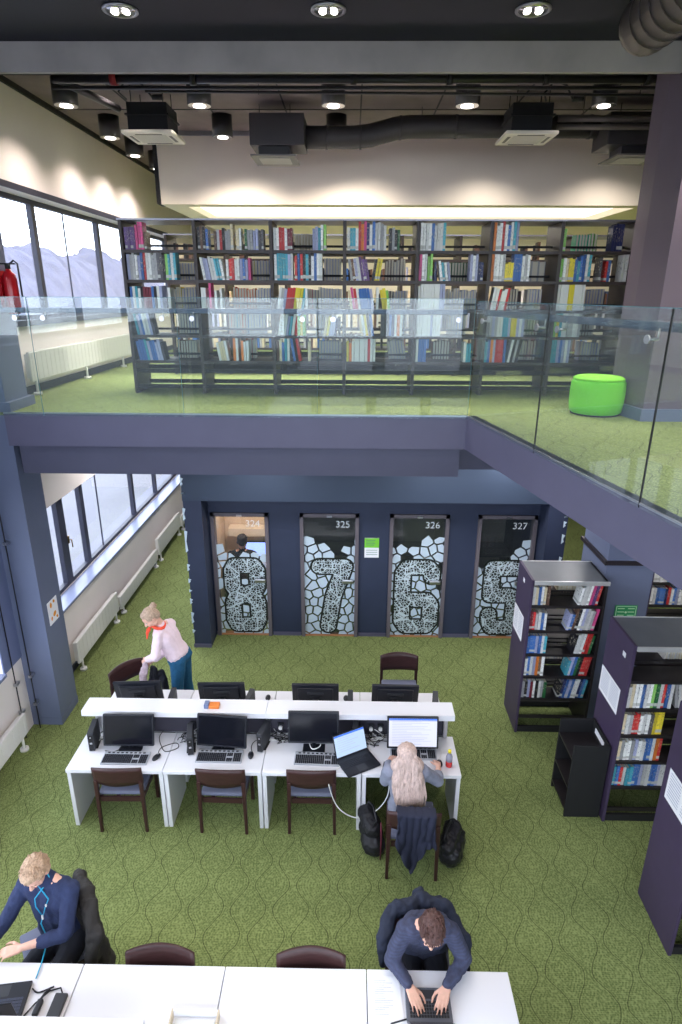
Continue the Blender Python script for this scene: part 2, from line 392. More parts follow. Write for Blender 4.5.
# white bulkhead over the book stacks and the lower white ceiling behind it
struct(MB().box(-3.0, 9, 10.7, 10.95, 6.5, 7.44).build('wall_bulkhead', CREAM))
struct(MB().box(-3.06, -3.0, 10.68, 10.98, 6.5, 7.5).build('trim_12', BLACKM))
struct(MB().box(-3.0, 9, 10.68, 10.72, 7.44, 7.5).build('trim_13', STEEL))
FC = MB(); holes(FC, 'y', 0, .1, -3.0, 9, 10.95, 16.6, [(-2.65, 4.5, 11.0, 13.2)]); 
for v in FC.bm.verts: v.co = Vector((v.co.x, v.co.z, 6.5 + v.co.y))
struct(FC.build('ceiling_far', CREAM))
FC = MB(); FC.box(-2.7, 4.55, 10.96, 13.25, 6.62, 6.66); fc = struct(FC.build('ceiling_coffer', CREAM)); MB().box(-2.65, 4.5, 11.0, 13.2, 6.6, 6.62).build('luminous_panel', mat('luminous_ceiling_panel', (1, 1, 1), .6, emit=(1, .93, .86), estr=1.25), fc)
for i, x in enumerate((-2.1, -.4, 1.3)): pass
# ceiling panel joints
J = MB()
for x in (-2.9, -1.9, -.9, .1, 1.1, 2.1, 3.1, 4.1): J.box(x - .01, x + .01, 6.72, 10.68, 7.492, 7.499)
J.box(-4, 9, 8.1, 8.12, 7.492, 7.499); J.box(-4, 9, 9.5, 9.52, 7.492, 7.499)
struct(J.build('trim_14', BLACKM))

# ---------------- study-room box with the four glass doors
DX = [(-2.09, -1.22), (-.745, .145), (.61, 1.50), (1.93, 2.81)]
WD = MB(); holes(WD, 'y', 8.7, 8.82, -2.12, 3.1, 0, 3.34, [(a, b, 0, 2.09) for a, b in DX]); struct(WD.build('wall_doors', NAVY))
WD = MB(); WD.box(-2.38, -2.12, 8.31, 8.82, 0, 3.34); WD.box(-2.12, 3.12, 8.31, 8.7, 2.4, 3.34); WD.box(2.84, 3.12, 8.31, 8.7, 0, 2.4); WD.box(-2.38, -2.28, 8.82, 14, 0, 3.34); WD.box(3.02, 3.12, 8.82, 11.2, 0, 3.34)
struct(WD.build('wall_portal', NAVY))
struct(MB().box(-2.385, 3.125, 8.3, 8.312, 2.4, 3.34).build('trim_15', TEAL))  # thin header strip, a little lighter than the navy wall
sk = MB(); sk.box(-2.39, -2.12, 8.295, 8.31, 0, .06)
for a, b in ((-2.12, -2.10), (-1.2, -.76), (.16, .60), (1.51, 1.92), (2.82, 2.84)): sk.box(a, b, 8.685, 8.7, 0, .06)
struct(sk.build('baseboard_doors', FASC))
# rooms behind the doors
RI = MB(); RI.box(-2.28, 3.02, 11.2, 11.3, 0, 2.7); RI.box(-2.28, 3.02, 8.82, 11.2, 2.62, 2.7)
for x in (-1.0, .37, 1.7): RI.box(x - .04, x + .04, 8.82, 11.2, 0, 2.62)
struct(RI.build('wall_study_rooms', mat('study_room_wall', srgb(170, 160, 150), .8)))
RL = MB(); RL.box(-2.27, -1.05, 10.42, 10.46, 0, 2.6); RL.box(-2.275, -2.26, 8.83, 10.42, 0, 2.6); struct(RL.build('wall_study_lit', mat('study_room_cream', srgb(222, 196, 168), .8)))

FRD = mat('door_frame_grey', srgb(104, 97, 104), .4)
FILMW = mat('frosted_white_film', srgb(196, 212, 226), .5)
FILMD = mat('dark_film', srgb(22, 30, 26), .5)
# fine white street-map tracery on the numeral
def tracery():
    m = bpy.data.materials.new('maze_tracery_film'); m.use_nodes = True; nt = m.node_tree; b = nt.nodes['Principled BSDF']; N = nt.nodes.new; L = nt.links.new
    tc = N('ShaderNodeTexCoord'); mp = N('ShaderNodeMapping'); mp.inputs['Scale'].default_value = (1, .6, 1); L(tc.outputs['Object'], mp.inputs[0])
    v = N('ShaderNodeTexVoronoi'); v.feature = 'DISTANCE_TO_EDGE'; v.distance = 'MANHATTAN' if False else 'EUCLIDEAN'; v.inputs['Scale'].default_value = 24; L(mp.outputs[0], v.inputs['Vector'])
    v2 = N('ShaderNodeTexVoronoi'); v2.feature = 'DISTANCE_TO_EDGE'; v2.inputs['Scale'].default_value = 5; L(mp.outputs[0], v2.inputs['Vector'])
    a = N('ShaderNodeMath'); a.operation = 'LESS_THAN'; a.inputs[1].default_value = .085; L(v.outputs['Distance'], a.inputs[0])
    c = N('ShaderNodeMath'); c.operation = 'LESS_THAN'; c.inputs[1].default_value = .03; L(v2.outputs['Distance'], c.inputs[0])
    mx = N('ShaderNodeMath'); mx.operation = 'MAXIMUM'; L(a.outputs[0], mx.inputs[0]); L(c.outputs[0], mx.inputs[1])
    k = N('ShaderNodeMix'); k.data_type = 'RGBA'; k.inputs[6].default_value = (*srgb(22, 30, 28), 1); k.inputs[7].default_value = (*srgb(200, 214, 222), 1)
    L(mx.outputs[0], k.inputs[0]); L(k.outputs[2], b.inputs['Base Color']); b.inputs['Roughness'].default_value = .5
    return m
TRACE = tracery()

def clip(poly, px, py, nx, ny):
    out = []
    for i in range(len(poly)):
        a, b = poly[i], poly[(i + 1) % len(poly)]
        da = (a[0] - px) * nx + (a[1] - py) * ny; db = (b[0] - px) * nx + (b[1] - py) * ny
        if da <= 0: out.append(a)
        if (da < 0) != (db < 0) and abs(da - db) > 1e-9:
            t = da / (da - db); out.append((a[0] + (b[0] - a[0]) * t, a[1] + (b[1] - a[1]) * t))
    return out
def film_cells(w, top, seed, gap=.012):
    r = random.Random(seed); pts = []
    sx, sz = .155, .15
    for i in range(-1, int(w / sx) + 2):
        for j in range(-1, int(2.0 / sz) + 2): pts.append((i * sx + (j % 2) * sx / 2 + r.uniform(-.055, .055), j * sz + r.uniform(-.055, .055)))
    cells = []
    for p in pts:
        if p[1] > top(p[0]) or r.random() < .07: continue
        c = [(0, 0.02), (w, 0.02), (w, 2.0), (0, 2.0)]
        for q in pts:
            if q is p: continue
            dx, dz = q[0] - p[0], q[1] - p[1]; L_ = math.hypot(dx, dz)
            if L_ > .5: continue
            mx, mz = (p[0] + q[0]) / 2 - dx / L_ * gap, (p[1] + q[1]) / 2 - dz / L_ * gap
            c = clip(c, mx, mz, dx / L_, dz / L_)
            if len(c) < 3: break
        if len(c) >= 3: cells.append(c)
    return cells
def text_obj(s, size, name, m, parent, loc, rot, extrude=.001, offset=0.0, sx=1, sz=1, align='LEFT', world_parent=True):
    cu = bpy.data.curves.new(name, 'FONT'); cu.body = s; cu.size = size; cu.extrude = extrude; cu.offset = offset; cu.align_x = align
    t = bpy.data.objects.new('tmp_text', cu); col.objects.link(t)
    bpy.context.view_layer.update()
    me = bpy.data.meshes.new_from_object(t.evaluated_get(bpy.context.evaluated_depsgraph_get()))
    bpy.data.objects.remove(t); bpy.data.curves.remove(cu)
    me.transform(Matrix.Translation(loc) @ Euler(rot).to_matrix().to_4x4() @ Matrix.Diagonal((sx, sz, 1, 1)))
    if parent is not None: me.transform(wm(parent).inverted())
    me.materials.clear(); me.materials.append(m)
    o = bpy.data.objects.new(name, me); col.objects.link(o); o.parent = parent
    return o
tops = [lambda x: 1.62 - .25 * math.sin(x * 3), lambda x: 1.62 + .1 * math.sin(x * 9), lambda x: 1.5 + .3 * x, lambda x: 1.15 + (.75 * x if x > .4 else .1)]
NUMS = {'8': [[(.12, .58), (0, .66), (0, .92), (.12, 1), (.88, 1), (1, .92), (1, .66), (.88, .58), (.5, .53), (.12, .58)], [(.5, .5), (.1, .46), (0, .38), (0, .1), (.12, 0), (.88, 0), (1, .1), (1, .38), (.9, .46), (.5, .5)]],
        '7': [[(0, 1), (1, 1), (.55, .5), (.35, 0)]],
        '6': [[(1, .85), (1, .93), (.85, 1), (.15, 1), (0, .9), (0, .1), (.15, 0), (.85, 0), (1, .1), (1, .38), (.85, .46), (.25, .46), (0, .40)]],
        '5': [[(1, 1), (0, 1), (0, .55), (.8, .55), (1, .45), (1, .1), (.85, 0), (.15, 0), (0, .12), (0, .22)]]}
for i, (a, b) in enumerate(DX):
    dn = i + 1; fr = .055
    f = MB(); f.box(a, a + fr, 8.66, 8.8, 0, 2.09); f.box(b - fr, b, 8.66, 8.8, 0, 2.09); f.box(a, b, 8.66, 8.8, 2.035, 2.09)
    f.box(a + fr, b - fr, 8.68, 8.79, 0, .012, 1)
    root = struct(f.build('door_%d' % dn, [FRD, mat('oak_threshold', srgb(170, 120, 80), .5)]))
    gl = MB().box(a + fr, b - fr, 8.715, 8.727, .015, 2.03).build('glass_leaf', DOORG, root)
    w = b - a - 2 * fr
    fm = MB()
    for c in film_cells(w, tops[i], 11 + i):
        fm.prism(c, 0, .0015, 0, Matrix.Translation((a + fr, 8.7145, 0)) @ Matrix.Rotation(R(90), 4, 'X'))
    fm.build('patterned_film', FILMW, root)
    # big numeral of the film: dark outline + tracery face, stretched tall
    ch = '8765'[i]
    x0, x1, z0, z1 = [(a + .12, b + .02, .03, 1.36), (a + .14, b - .0, .03, 1.36), (a + .08, b - .03, .03, 1.36), (a + .14, b - .02, .03, 1.36)][i]
    x1 = min(x1, b - fr - .005)
    U, H_ = x1 - x0, z1 - z0
    for hw, mm_, yy, nm in ((.148, FILMD, 8.7125, 'numeral_outline'), (.118, TRACE, 8.7095, 'numeral')):
        q = MB(); kk = [0]
        def T_next():
            kk[0] += 1; return Matrix.Translation((0, yy - kk[0] * .00004, 0)) @ Matrix.Rotation(R(90), 4, 'X')
        def pt(u, v): return (x0 + .15 + u * (U - .30), z0 + .15 + v * (H_ - .30))
        for path in NUMS[ch]:
            P_ = [pt(*p_) for p_ in path]
            for (ax, az), (bx, bz) in zip(P_, P_[1:]):
                L_ = math.hypot(bx - ax, bz - az); nx, nz = -(bz - az) / L_ * hw, (bx - ax) / L_ * hw
                q.prism([(ax + nx, az + nz), (ax - nx, az - nz), (bx - nx, bz - nz), (bx + nx, bz + nz)], 0, .0008, 0, T_next())
            for (ax, az) in P_: q.prism([(ax + hw * math.cos(t * PI / 10), az + hw * math.sin(t * PI / 10)) for t in range(20)], 0, .0008, 0, T_next())
        q.build(nm, mm_, root)
    text_obj('32' + '4567'[i], .15, 'room_number', mat('white_letter', srgb(225, 230, 235), .5), root, (b - fr - .3, 8.712, 1.86), (R(90), 0, 0))
    h = MB(); h.rbox(b - fr - .19, b - fr - .02, 8.66, 8.70, .94, 1.0, .01); h.box(b - fr - .17, b - fr - .15, 8.7, 8.72, .95, .99); h.build('door_handle', STEEL, root)
    MB().box((a + b) / 2 - .04, (a + b) / 2 + .04, 8.64, 8.66, 2.04, 2.07).build('closer_tag', STEEL, root)
# ragged white decal strips on the pier edges
for nm, x, zz in (('trim_16', -2.392, [(.25, .32), (.42, .62), (.75, .85), (.95, 1.0), (1.1, 1.18), (1.3, 1.42), (1.6, 1.95), (2.1, 2.3), (2.5, 2.52), (2.62, 2.75), (2.9, 2.95), (3.1, 3.2)]), ('trim_17', 3.06, [(1.2, 1.28), (1.4, 1.6), (1.8, 1.95), (2.05, 2.15), (2.2, 2.22)])):
    q = MB()
    for a, b in zz: q.prism([(x, a), (x + .035, a + .03), (x + .02, (a + b) / 2), (x + .045, b - .02), (x, b)], 0, .004, 0, Matrix.Translation((0, 8.299, 0)) @ Matrix.Rotation(R(90), 4, 'X'))
    struct(q.build(nm, FILMW))

# ---------------- outside
GR = mat('pale_asphalt', srgb(104, 104, 112), .9, nscale=.25, namt=.2)
o = MB().box(-200, -4.5, -60, 460, -1.0, -.8).build('ground_outside', GR); struct(o)
o = MB().box(-60, 60, -80, -3.6, -1.0, -.8).build('ground_rear', GR); struct(o)
HILL = mat('hazy_wooded_slope', srgb(88, 88, 106), .95, nscale=.25, namt=.25)
def hill(u, v):
    y = -30 + 420 * u; x = -70 - 25 * v
    z = -1 + (7.6 + 2.0 * noise.noise((y * .05, v, 3)) + 1.3 * noise.noise((y * .3, v * 3, 9)) + .6 * noise.noise((y * .9, v * 7, 1))) * math.sin(min(1, v * 1.6) * PI / 2) * 2.1
    return (x, y, z)
o = MB().grid(hill, 420, 14).build('wooded_hillside', HILL, recalc=False); tag(o, 'hazy wooded hillside far away beyond the upper left windows', 'hillside')
cr = empty('parked_car', (-13.5, 23.0, -.8), R(80), 'pale parked car on the street beyond the lower left windows', 'car')
cm = mat('pale_car_paint', srgb(150, 152, 165), .3, coat=.5); b = MB()
b.prism([(-2.1, .3), (-2.1, .75), (-1.9, .9), (-1.1, .95), (-.6, 1.38), (.8, 1.4), (1.4, .95), (2.1, .82), (2.15, .3)], -.85, .85, 0, Matrix.Rotation(R(90), 4, 'X'))
b.build('body', cm, cr, world=False, bevel=.06)
b = MB(); b.box(-.75, 1.05, -.86, .86, .98, 1.3); b.build('windows', SCRN, cr, world=False)
for sx in (-1.3, 1.35):
    for sy in (-.8, .8): MB().cyl((sx, sy - .1, .32), (sx, sy + .1, .32), .32, n=20).build('wheel', BLACKM, cr, world=False)
lp = empty('street_lamp', (-9.5, 15.5, -.8), 0, 'slim pale lamp post outside the lower left window', 'lamp post')
MB().cyl((-9.5, 15.5, -.8), (-9.5, 15.5, 5.0), .06, .04).build('post', mat('lamp_post_grey', srgb(150, 150, 160), .5), lp)
MB().rbox(-9.5, -8.9, 15.42, 15.58, 4.97, 5.05, .02).build('lamp_head', DGREY, lp)
# ================================================================= BALUSTRADE
rl = empty('glass_balustrade', (-1.4, 6.36, 4.0), 0, 'frameless glass balustrade with steel rail along the front of the upper floor', 'balustrade')
xs = [-4.0, -3.16, -1.79, -.42, .92, 1.222]
xs = [-3.99, -3.19, -1.72, -.33, 1.215]
for a, b in zip(xs, xs[1:]):
    g = MB().box(a + .006, b - .006, 6.348, 6.360, 3.98, 5.15).build('glass_panel', RAILG, rl)
    MB().box(b - .0065, b - .0045, 6.347, 6.361, 3.98, 5.15).build('glass_edge', EDGEG, g)
    MB().box(a + .006, b - .006, 6.347, 6.361, 5.149, 5.153).build('glass_edge', EDGEG, g)
RAILM = mat('rail_dark_blue', srgb(64, 76, 98), .35, metal=.3)
MB().rbox(-3.99, 1.15, 6.42, 6.455, 5.0, 5.05, .008).build('handrail', RAILM, rl)
def discs(root, pts, nrm):
    for p in pts:
        p = Vector(p); q = MB(); q.cyl(p - nrm * .018, p - nrm * .006, .026, n=18); q.cyl(p, p + nrm * .06, .010, n=10); q.tube([p + nrm * .055, p + nrm * .06 + Vector((0, 0, .06))], .006)
        q.build('rail_fixing', STEEL, root)
discs(rl, [(x, 6.354, 4.955) for x in (-3.86, -3.33, -3.05, -1.87, -1.57, -.48, -.18, 1.05)], Vector((0, 1, 0)))
r2 = empty('glass_balustrade', (1.5, 4.8, 4.0), 0, 'frameless glass balustrade along the slanted upper floor edge, right side', 'balustrade')
dv = Vector((d.x, d.y, 0)); nv = Vector((n.x, n.y, 0))
s0 = Vector((1.215, 6.30, 0))
cuts = [0, 1.42, 2.79, 4.2, 5.6, 7.0]
def slab(a, b, o0, o1, z0, z1, name, m, par):
    q = [s0 + dv * a + nv * o0, s0 + dv * b + nv * o0, s0 + dv * b + nv * o1, s0 + dv * a + nv * o1]
    return MB().prism([(p.x, p.y) for p in q], z0, z1).build(name, m, par)
for a, b in zip(cuts, cuts[1:]):
    g = slab(a + .006, b - .006, .0, .012, 3.98, 5.13, 'glass_panel', RAILG, r2)
    slab(b - .0065, b - .0035, -.001, .013, 3.98, 5.13, 'glass_edge', BLACKM, g)
    slab(a + .006, b - .006, -.001, .013, 5.129, 5.133, 'glass_edge', EDGEG, g)
slab(0.05, 7.0, .07, .105, 5.0, 5.05, 'handrail', RAILM, r2)
discs(r2, [s0 + dv * t + nv * .006 + Vector((0, 0, 4.955)) for t in (.16, 1.26, 1.58, 2.62, 2.95, 4.04, 4.36)], nv)

# ================================================================= CEILING SERVICES
LENS = mat('lamp_lens', (1, 1, 1), .3, emit=(1, .93, .85), estr=5)
CHROME = mat('lamp_reflector', srgb(220, 220, 225), .15, metal=1)
def cyl_light(x, y, z0, z1, r, lab):
    e = empty('cylinder_downlight', (x, y, z0), 0, lab, 'ceiling light', 'black cylinder downlights over the upper floor')
    q = MB(); q.lathe((x, y, 0), [(r * .95, z0 + .03), (r * .95, z0), (r, z0), (r, z1), (r * .3, z1)], 28)
    q.build('housing', BLACK, e)
    q = MB(); q.lathe((x, y, 0), [(r * .94, z0 - .004), (r * .9, z0 + .004), (r * .5, z0 + .02), (.01, z0 + .025)], 24); q.build('reflector', CHROME, e)
    MB().lathe((x, y, 0), [(r * .55, z0 + .002), (r * .5, z0 - .012), (.01, z0 - .016)], 20).build('lens', LENS, e)
    return e
LIGHTPOS = []
rows = [(-3.33, 8.55, 'black cylinder downlight nearest the left wall, front row'), (-1.78, 8.55, 'black cylinder downlight right of the left white ceiling cassette'),
        (-.23, 8.55, 'black cylinder downlight above the middle of the long bookcase, front row'), (1.31, 8.55, 'black cylinder downlight left of the right white ceiling cassette'),
        (2.87, 8.55, 'black cylinder downlight right of the right white cassette'),
        (-3.40, 10.0, 'second black cylinder downlight along the left wall, left of the cassette'), (-1.81, 9.95, 'smaller black cylinder downlight behind the front row, left of the grey duct box'),
        (-.23, 9.95, 'black cylinder downlight half hidden behind the round duct'), (-3.45, 11.2, 'third black cylinder downlight along the left wall'), (-3.42, 12.3, 'farthest black cylinder downlight along the left wall')]
for x, y, lab in rows:
    y -= .28 if y < 9 else .15; cyl_light(x, y, 7.235, 7.5, .14, lab); LIGHTPOS.append((x, y, 7.2))
# recessed lights in the near soffit
for x, lab in ((-1.82, 'left of the three recessed spotlights in the black near ceiling'), (-.2, 'middle of the three recessed spotlights in the black near ceiling'), (1.38, 'right of the three recessed spotlights in the black near ceiling')):
    e = empty('recessed_spotlight', (x, 5.8, 7.25), 0, lab, 'ceiling light', 'recessed spotlights in the near black ceiling')
    MB().lathe((x, 5.8, 0), [(.138, 7.268), (.138, 7.258), (.118, 7.255), (.112, 7.266)], 28).build('trim_ring', STEEL, e)
    MB().lathe((x, 5.8, 0), [(.113, 7.266), (.112, 7.259), (.05, 7.262), (.01, 7.262)], 24).build('reflector', CHROME, e)
    for dx in (-.045, .045): MB().ell((x + dx, 5.8, 7.252), (.03, .05, .012), sub=2).build('lamp_bulb', LENS, e)
# white cassette units
CASW = mat('cassette_white', srgb(226, 220, 208), .5)
def cassette(x, y, z, lab, w=.78):
    e = empty('ceiling_cassette', (x, y, z), 0, lab, 'air conditioner', 'white four-way ceiling cassettes')
    q = MB(); q.rbox(x - w / 2 + .07, x + w / 2 - .07, y - w / 2 + .07, y + w / 2 - .07, z + .04, z + .34, .01); q.box(x - w / 2 + .05, x + w / 2 - .05, y - w / 2 + .05, y + w / 2 - .05, z + .20, z + .22)
    for sx in (-1, 1):
        for sy in (-1, 1): q.cyl((x + sx * (w / 2 - .12), y + sy * (w / 2 - .12), z + .3), (x + sx * (w / 2 - .12), y + sy * (w / 2 - .12), 7.5), .006, n=6)
    q.build('casing', BLACKM, e)
    q = MB(); q.rbox(x - w / 2, x + w / 2, y - w / 2, y + w / 2, z, z + .04, .012); g = q.build('grille_panel', CASW, e)
    q = MB(); a = w / 2 - .07
    for s in (-1, 1): q.box(x - a + .08, x + a - .08, y + s * a - .018, y + s * a + .018, z - .003, z + .002); q.box(x + s * a - .018, x + s * a + .018, y - a + .08, y + a - .08, z - .003, z + .002)
    q.build('air_slots', mat('slot_grey', srgb(120, 116, 110), .6), g)
    q = MB()
    for k in range(9): t = -.2 + k * .05; q.box(x - .2, x + .2, y + t - .004, y + t + .004, z - .003, z + .001)
    q.build('intake_grille', mat('grille_line', srgb(180, 176, 168), .6), g)
    return e
cassette(-2.45, 8.68, 6.98, 'white ceiling cassette with black casing near the left wall', .62)
cassette(2.12, 8.70, 6.98, 'white ceiling cassette with black casing right of centre, beside the duct', .62)
# grey ventilation terminals with the boxes
def terminal(x, y, lab, x0, x1, z0=6.98, z1=7.34):
    e = empty('ventilation_box', (x, y, 6.8), 0, lab, 'ventilation unit', 'grey ventilation boxes')
    MB().rbox(x0, x1, y - .28, y + .28, z0, z1, .01).build('plenum_box', DUCTM, e)
    MB().box(x - .2, x + .2, y - .2, y + .2, 6.88, z0).build('neck', DUCTM, e)
    q = MB(); q.prism([(x - .29, y - .33), (x + .29, y - .33), (x + .29, y + .33), (x - .29, y + .33)], 6.85, 6.87); q.build('diffuser_plate', mat('diffuser_grey', srgb(120, 118, 116), .5), e)
    MB().box(x - .2, x + .2, y - .2, y + .2, 6.842, 6.85).build('perforated_face', mat('perforated_grey', srgb(165, 162, 158), .5), e)
    q = MB()
    for sx in (-.2, .2): q.cyl((x + sx, y, z1), (x + sx, y, 7.5), .005, n=6)
    q.build('hanger', BLACKM, e); return e
terminal(-1.02, 9.27, 'grey ventilation box with diffuser at the left end of the round duct', -1.32, -.62)
terminal(3.62, 9.2, 'grey ventilation box with diffuser beside the right upper column', 3.2, 4.0)
# round duct with a kink
q = MB(); q.tube([(-.62, 9.35, 7.14), (-.3, 9.35, 7.14), (.02, 9.35, 7.14), (.22, 9.35, 7.16), (.55, 9.35, 7.24), (.72, 9.35, 7.26), (1.2, 9.35, 7.265), (3.19, 9.35, 7.265)], .135, n=22)
for x in (-.35, .1, .62, 1.35, 2.4, 3.1): q.cyl((x - .015, 9.35, 7.14 if x < .2 else 7.25 if x < .7 else 7.265), (x + .015, 9.35, 7.14 if x < .2 else 7.25 if x < .7 else 7.265), .142, n=22)
for x in (.9, 2.6): q.cyl((x, 9.35, 7.3), (x, 9.35, 7.49), .005, n=6)
o = q.build('round_duct', DUCTM); tag(recentre(o), 'long round grey ventilation duct with a kink under the far ceiling', 'duct')
q = MB(); PL = Vector((2.13, 5.42, 7.05)); PE = Vector((2.22, 2.4, 7.05)); q.cyl(PL, PE, .2, n=30); q.ell(PL, (.2, .2, .2), sub=3)
dd = (PE - PL).normalized()
for k in range(1, 20): c = PL + dd * (.14 * k); q.cyl(c - dd * .006, c + dd * .006, .206, n=30)
for k in (2, 9): c = PL + dd * (.14 * k); q.cyl(c, (c.x, c.y, 7.47), .008, n=6)
o = q.build('spiral_duct', mat('spiral_duct_metal', srgb(96, 88, 84), .4, metal=.3)); tag(recentre(o), 'thick spiral-seamed duct hanging below the near ceiling, top right', 'duct')
# sprinkler main and cable rail
q = MB(); q.cyl((-3.0, 7.2, 7.2), (4.2, 7.2, 7.2), .042, n=14); q.cyl((-3.0, 7.18, 7.12), (4.2, 7.2, 7.125), .018, n=8)
for x in (-2.4, -1.6, .0, .95, 1.9, 2.9): q.cyl((x - .03, 7.2, 7.2), (x + .03, 7.2, 7.2), .055, n=14)
for x in (-1.2, .95, 3.0): q.cyl((x, 7.2, 7.2), (x, 7.2, 7.492), .008, n=6)
q.cyl((-2.95, 7.2, 7.2), (-2.72, 8.25, 7.2), .04, n=12)
o = q.build('sprinkler_pipe', mat('pipe_dark', srgb(44, 42, 46), .35)); tag(recentre(o), 'dark sprinkler pipe running across under the ceiling beam', 'pipe')
MB().cyl((-2.42, 7.2, 7.2), (-2.36, 7.2, 7.2), .058, n=14).build('red_clip', mat('red_plastic', srgb(170, 50, 50), .5), o, world=True)
q = MB(); q.cyl((-2.2, 7.6, 7.2), (4.2, 7.6, 7.16), .014, n=8)
for x in (-1.0, 1.2, 3.0): q.cyl((x, 7.6, 7.17), (x, 7.6, 7.5), .005, n=6)
o = q.build('conduit', mat('pipe_dark')); tag(recentre(o), 'thin dark conduit behind the sprinkler pipe', 'pipe')
q = MB()
for k, (x, y, lab) in enumerate(((-2.3, 8.2, 'looped black cable above the left white cassette'), (2.5, 8.25, 'looped black cable above the right white cassette'))):
    q = MB()
    q.tube([(x, y, 7.3), (x - .1, y - .05, 7.42), (x - .25, y - .1, 7.45), (x - .35, y - .1, 7.33), (x - .3, y, 7.28)], .012)
    q.cyl((x, y, 7.3), (x + .12, y, 7.3), .03)
    q.tube([(x - .1, y - .05, 7.42), (x - .1, y - .05, 7.49)], .008)
    o = q.build('cable_loop', CABLE); tag(recentre(o), lab, 'cable')
pass
q = MB(); q.cyl((2.5, 8.75, 7.22), (4.2, 8.75, 7.22), .035, n=12); q.cyl((2.5, 8.75, 7.13), (4.2, 8.75, 7.13), .03, n=12)
for x in (2.8, 3.8): q.cyl((x, 8.75, 7.13), (x, 8.75, 7.49), .005, n=6)
o = q.build('refrigerant_pipes', mat('pipe_grey', srgb(92, 86, 82), .5)); tag(recentre(o), 'pair of grey pipes from the right cassette to the column', 'pipe')
# fire extinguisher on the upper column
e = empty('fire_extinguisher', (-3.54, 6.75, 4.95), 0, 'red fire extinguisher hanging on the upper left column', 'fire extinguisher')
RED = mat('extinguisher_red', srgb(190, 24, 36), .3, coat=.3)
MB().lathe((-3.53, 6.75, 0), [(.05, 4.98), (.068, 5.0), (.07, 5.03), (.07, 5.32), (.058, 5.37), (.03, 5.40), (.025, 5.42)], 24).build('cylinder_body', RED, e)
q = MB(); q.cyl((-3.53, 6.75, 5.41), (-3.53, 6.75, 5.46), .026); q.box(-3.60, -3.45, 6.738, 6.762, 5.46, 5.475); q.tube([(-3.53, 6.75, 5.45), (-3.46, 6.75, 5.50), (-3.43, 6.76, 5.47), (-3.435, 6.77, 5.38), (-3.44, 6.78, 5.15)], .010)
q.build('valve_and_hose', BLACK, e); MB().box(-3.63, -3.6, 6.7, 6.8, 5.0, 5.4).build('bracket', RED, e)
# bright-green pouf
PG = mat('pouf_green', srgb(110, 205, 50), .7, bump=.15, bscale=150)
e = empty('pouf', (2.61, 6.62, 4.0), 0, 'round bright green pouf on the upper floor behind the glass', 'pouf')
MB().lathe((2.61, 6.62, 0), [(.24, 4.012), (.262, 4.03), (.272, 4.1), (.276, 4.22), (.27, 4.33), (.252, 4.36)], 40).build('side_cover', PG, e)
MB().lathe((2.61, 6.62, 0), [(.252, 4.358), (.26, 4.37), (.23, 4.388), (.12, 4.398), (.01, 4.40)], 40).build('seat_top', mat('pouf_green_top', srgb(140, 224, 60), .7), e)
MB().lathe((2.61, 6.62, 0), [(.25, 4.0), (.25, 4.015), (.1, 4.016)], 40).build('base', BLACKM, e)

# ================================================================= RADIATORS, CABLES, POSTERS
def radiator(y0, y1, z0, z1, lab, feet=2, x=-3.86):
    e = empty('radiator', (x, (y0 + y1) / 2, z0 - .12), 0, lab, 'radiator', None)
    q = MB(); q.rbox(x - .02, x + .02, y0, y1, z0, z1, .012)
    q.box(x - .06, x - .02, y0 + .03, y1 - .03, z0 + .03, z1 - .03)
    nb = int((y1 - y0) / .12)
    for k in range(nb): yy = y0 + .06 + k * (y1 - y0 - .12) / max(1, nb - 1); q.box(x + .02, x + .023, yy - .004, yy + .004, z0 + .02, z1 - .02)
    q.build('panel', RADW, e)
    zb = 4.0 if z0 > 3 else 0.0
    for k in range(feet):
        yy = y0 + .12 + k * (y1 - y0 - .24) / max(1, feet - 1)
        q = MB(); q.cyl((x, yy, zb + .02), (x, yy, z0 + .05), .016); q.cyl((x, yy, zb), (x, yy, zb + .03), .05, n=16); q.build('foot', RADW, e)
    return e
radiator(7.55, 9.15, .17, .52, 'tall white panel radiator nearest the left column, lower floor', 2)
radiator(9.25, 11.35, .12, .36, 'long low white radiator between the two taller ones on the lower floor', 2)
radiator(11.45, 13.1, .17, .52, 'far tall white radiator beneath the lower windows, beside the dark pier', 2)
radiator(13.2, 15.5, .12, .36, 'farthest low white radiator beside the dark pier, lower floor', 2)
radiator(7.5, 12.3, 4.17, 4.52, 'long white radiator under the upper floor windows', 4)
radiator(2.6, 6.1, .17, .45, 'white radiator along the near left wall, bottom left edge', 2, x=-3.88)
for x, y, lab in ((-3.88, 6.38, 'right one of two thin steel cables standing before the left column'), (-3.97, 6.2, 'left one of two thin steel cables before the left column')):
    e = empty('tension_cable', (x, y, 0), 0, lab, 'cable')
    MB().cyl((x, y, 0), (x, y, 7.27), .007, n=8).build('wire', CABLE, e)
    for z in (.35, .75, 2.5, 5.0): MB().box(x - .02, x + .02, y - .02, y + .06, z, z + .035).build('cable_clamp', STEEL, e)
e = empty('notice_poster', (-3.622, 6.7, 1.26), 0, 'small white notice with orange leaves on the dark side of the left column', 'poster')
MB().box(-3.629, -3.624, 6.56, 6.80, 1.36, 1.66).build('sheet', PAPER, e)
q = MB()
for k, (yy, zz, s) in enumerate(((6.64, 1.60, .026), (6.72, 1.62, .02), (6.70, 1.46, .03), (6.62, 1.43, .02), (6.75, 1.40, .018))): q.ell((-3.6235, yy, zz), (.001, s, s * 1.4), Matrix.Rotation(k, 4, 'X'), sub=2)
q.build('orange_print', mat('orange_print', srgb(225, 150, 50), .7), e)
e = empty('door_sign', (.34, 8.69, 1.4), 0, 'small sign, green above and white below, between doors 325 and 326', 'sign')
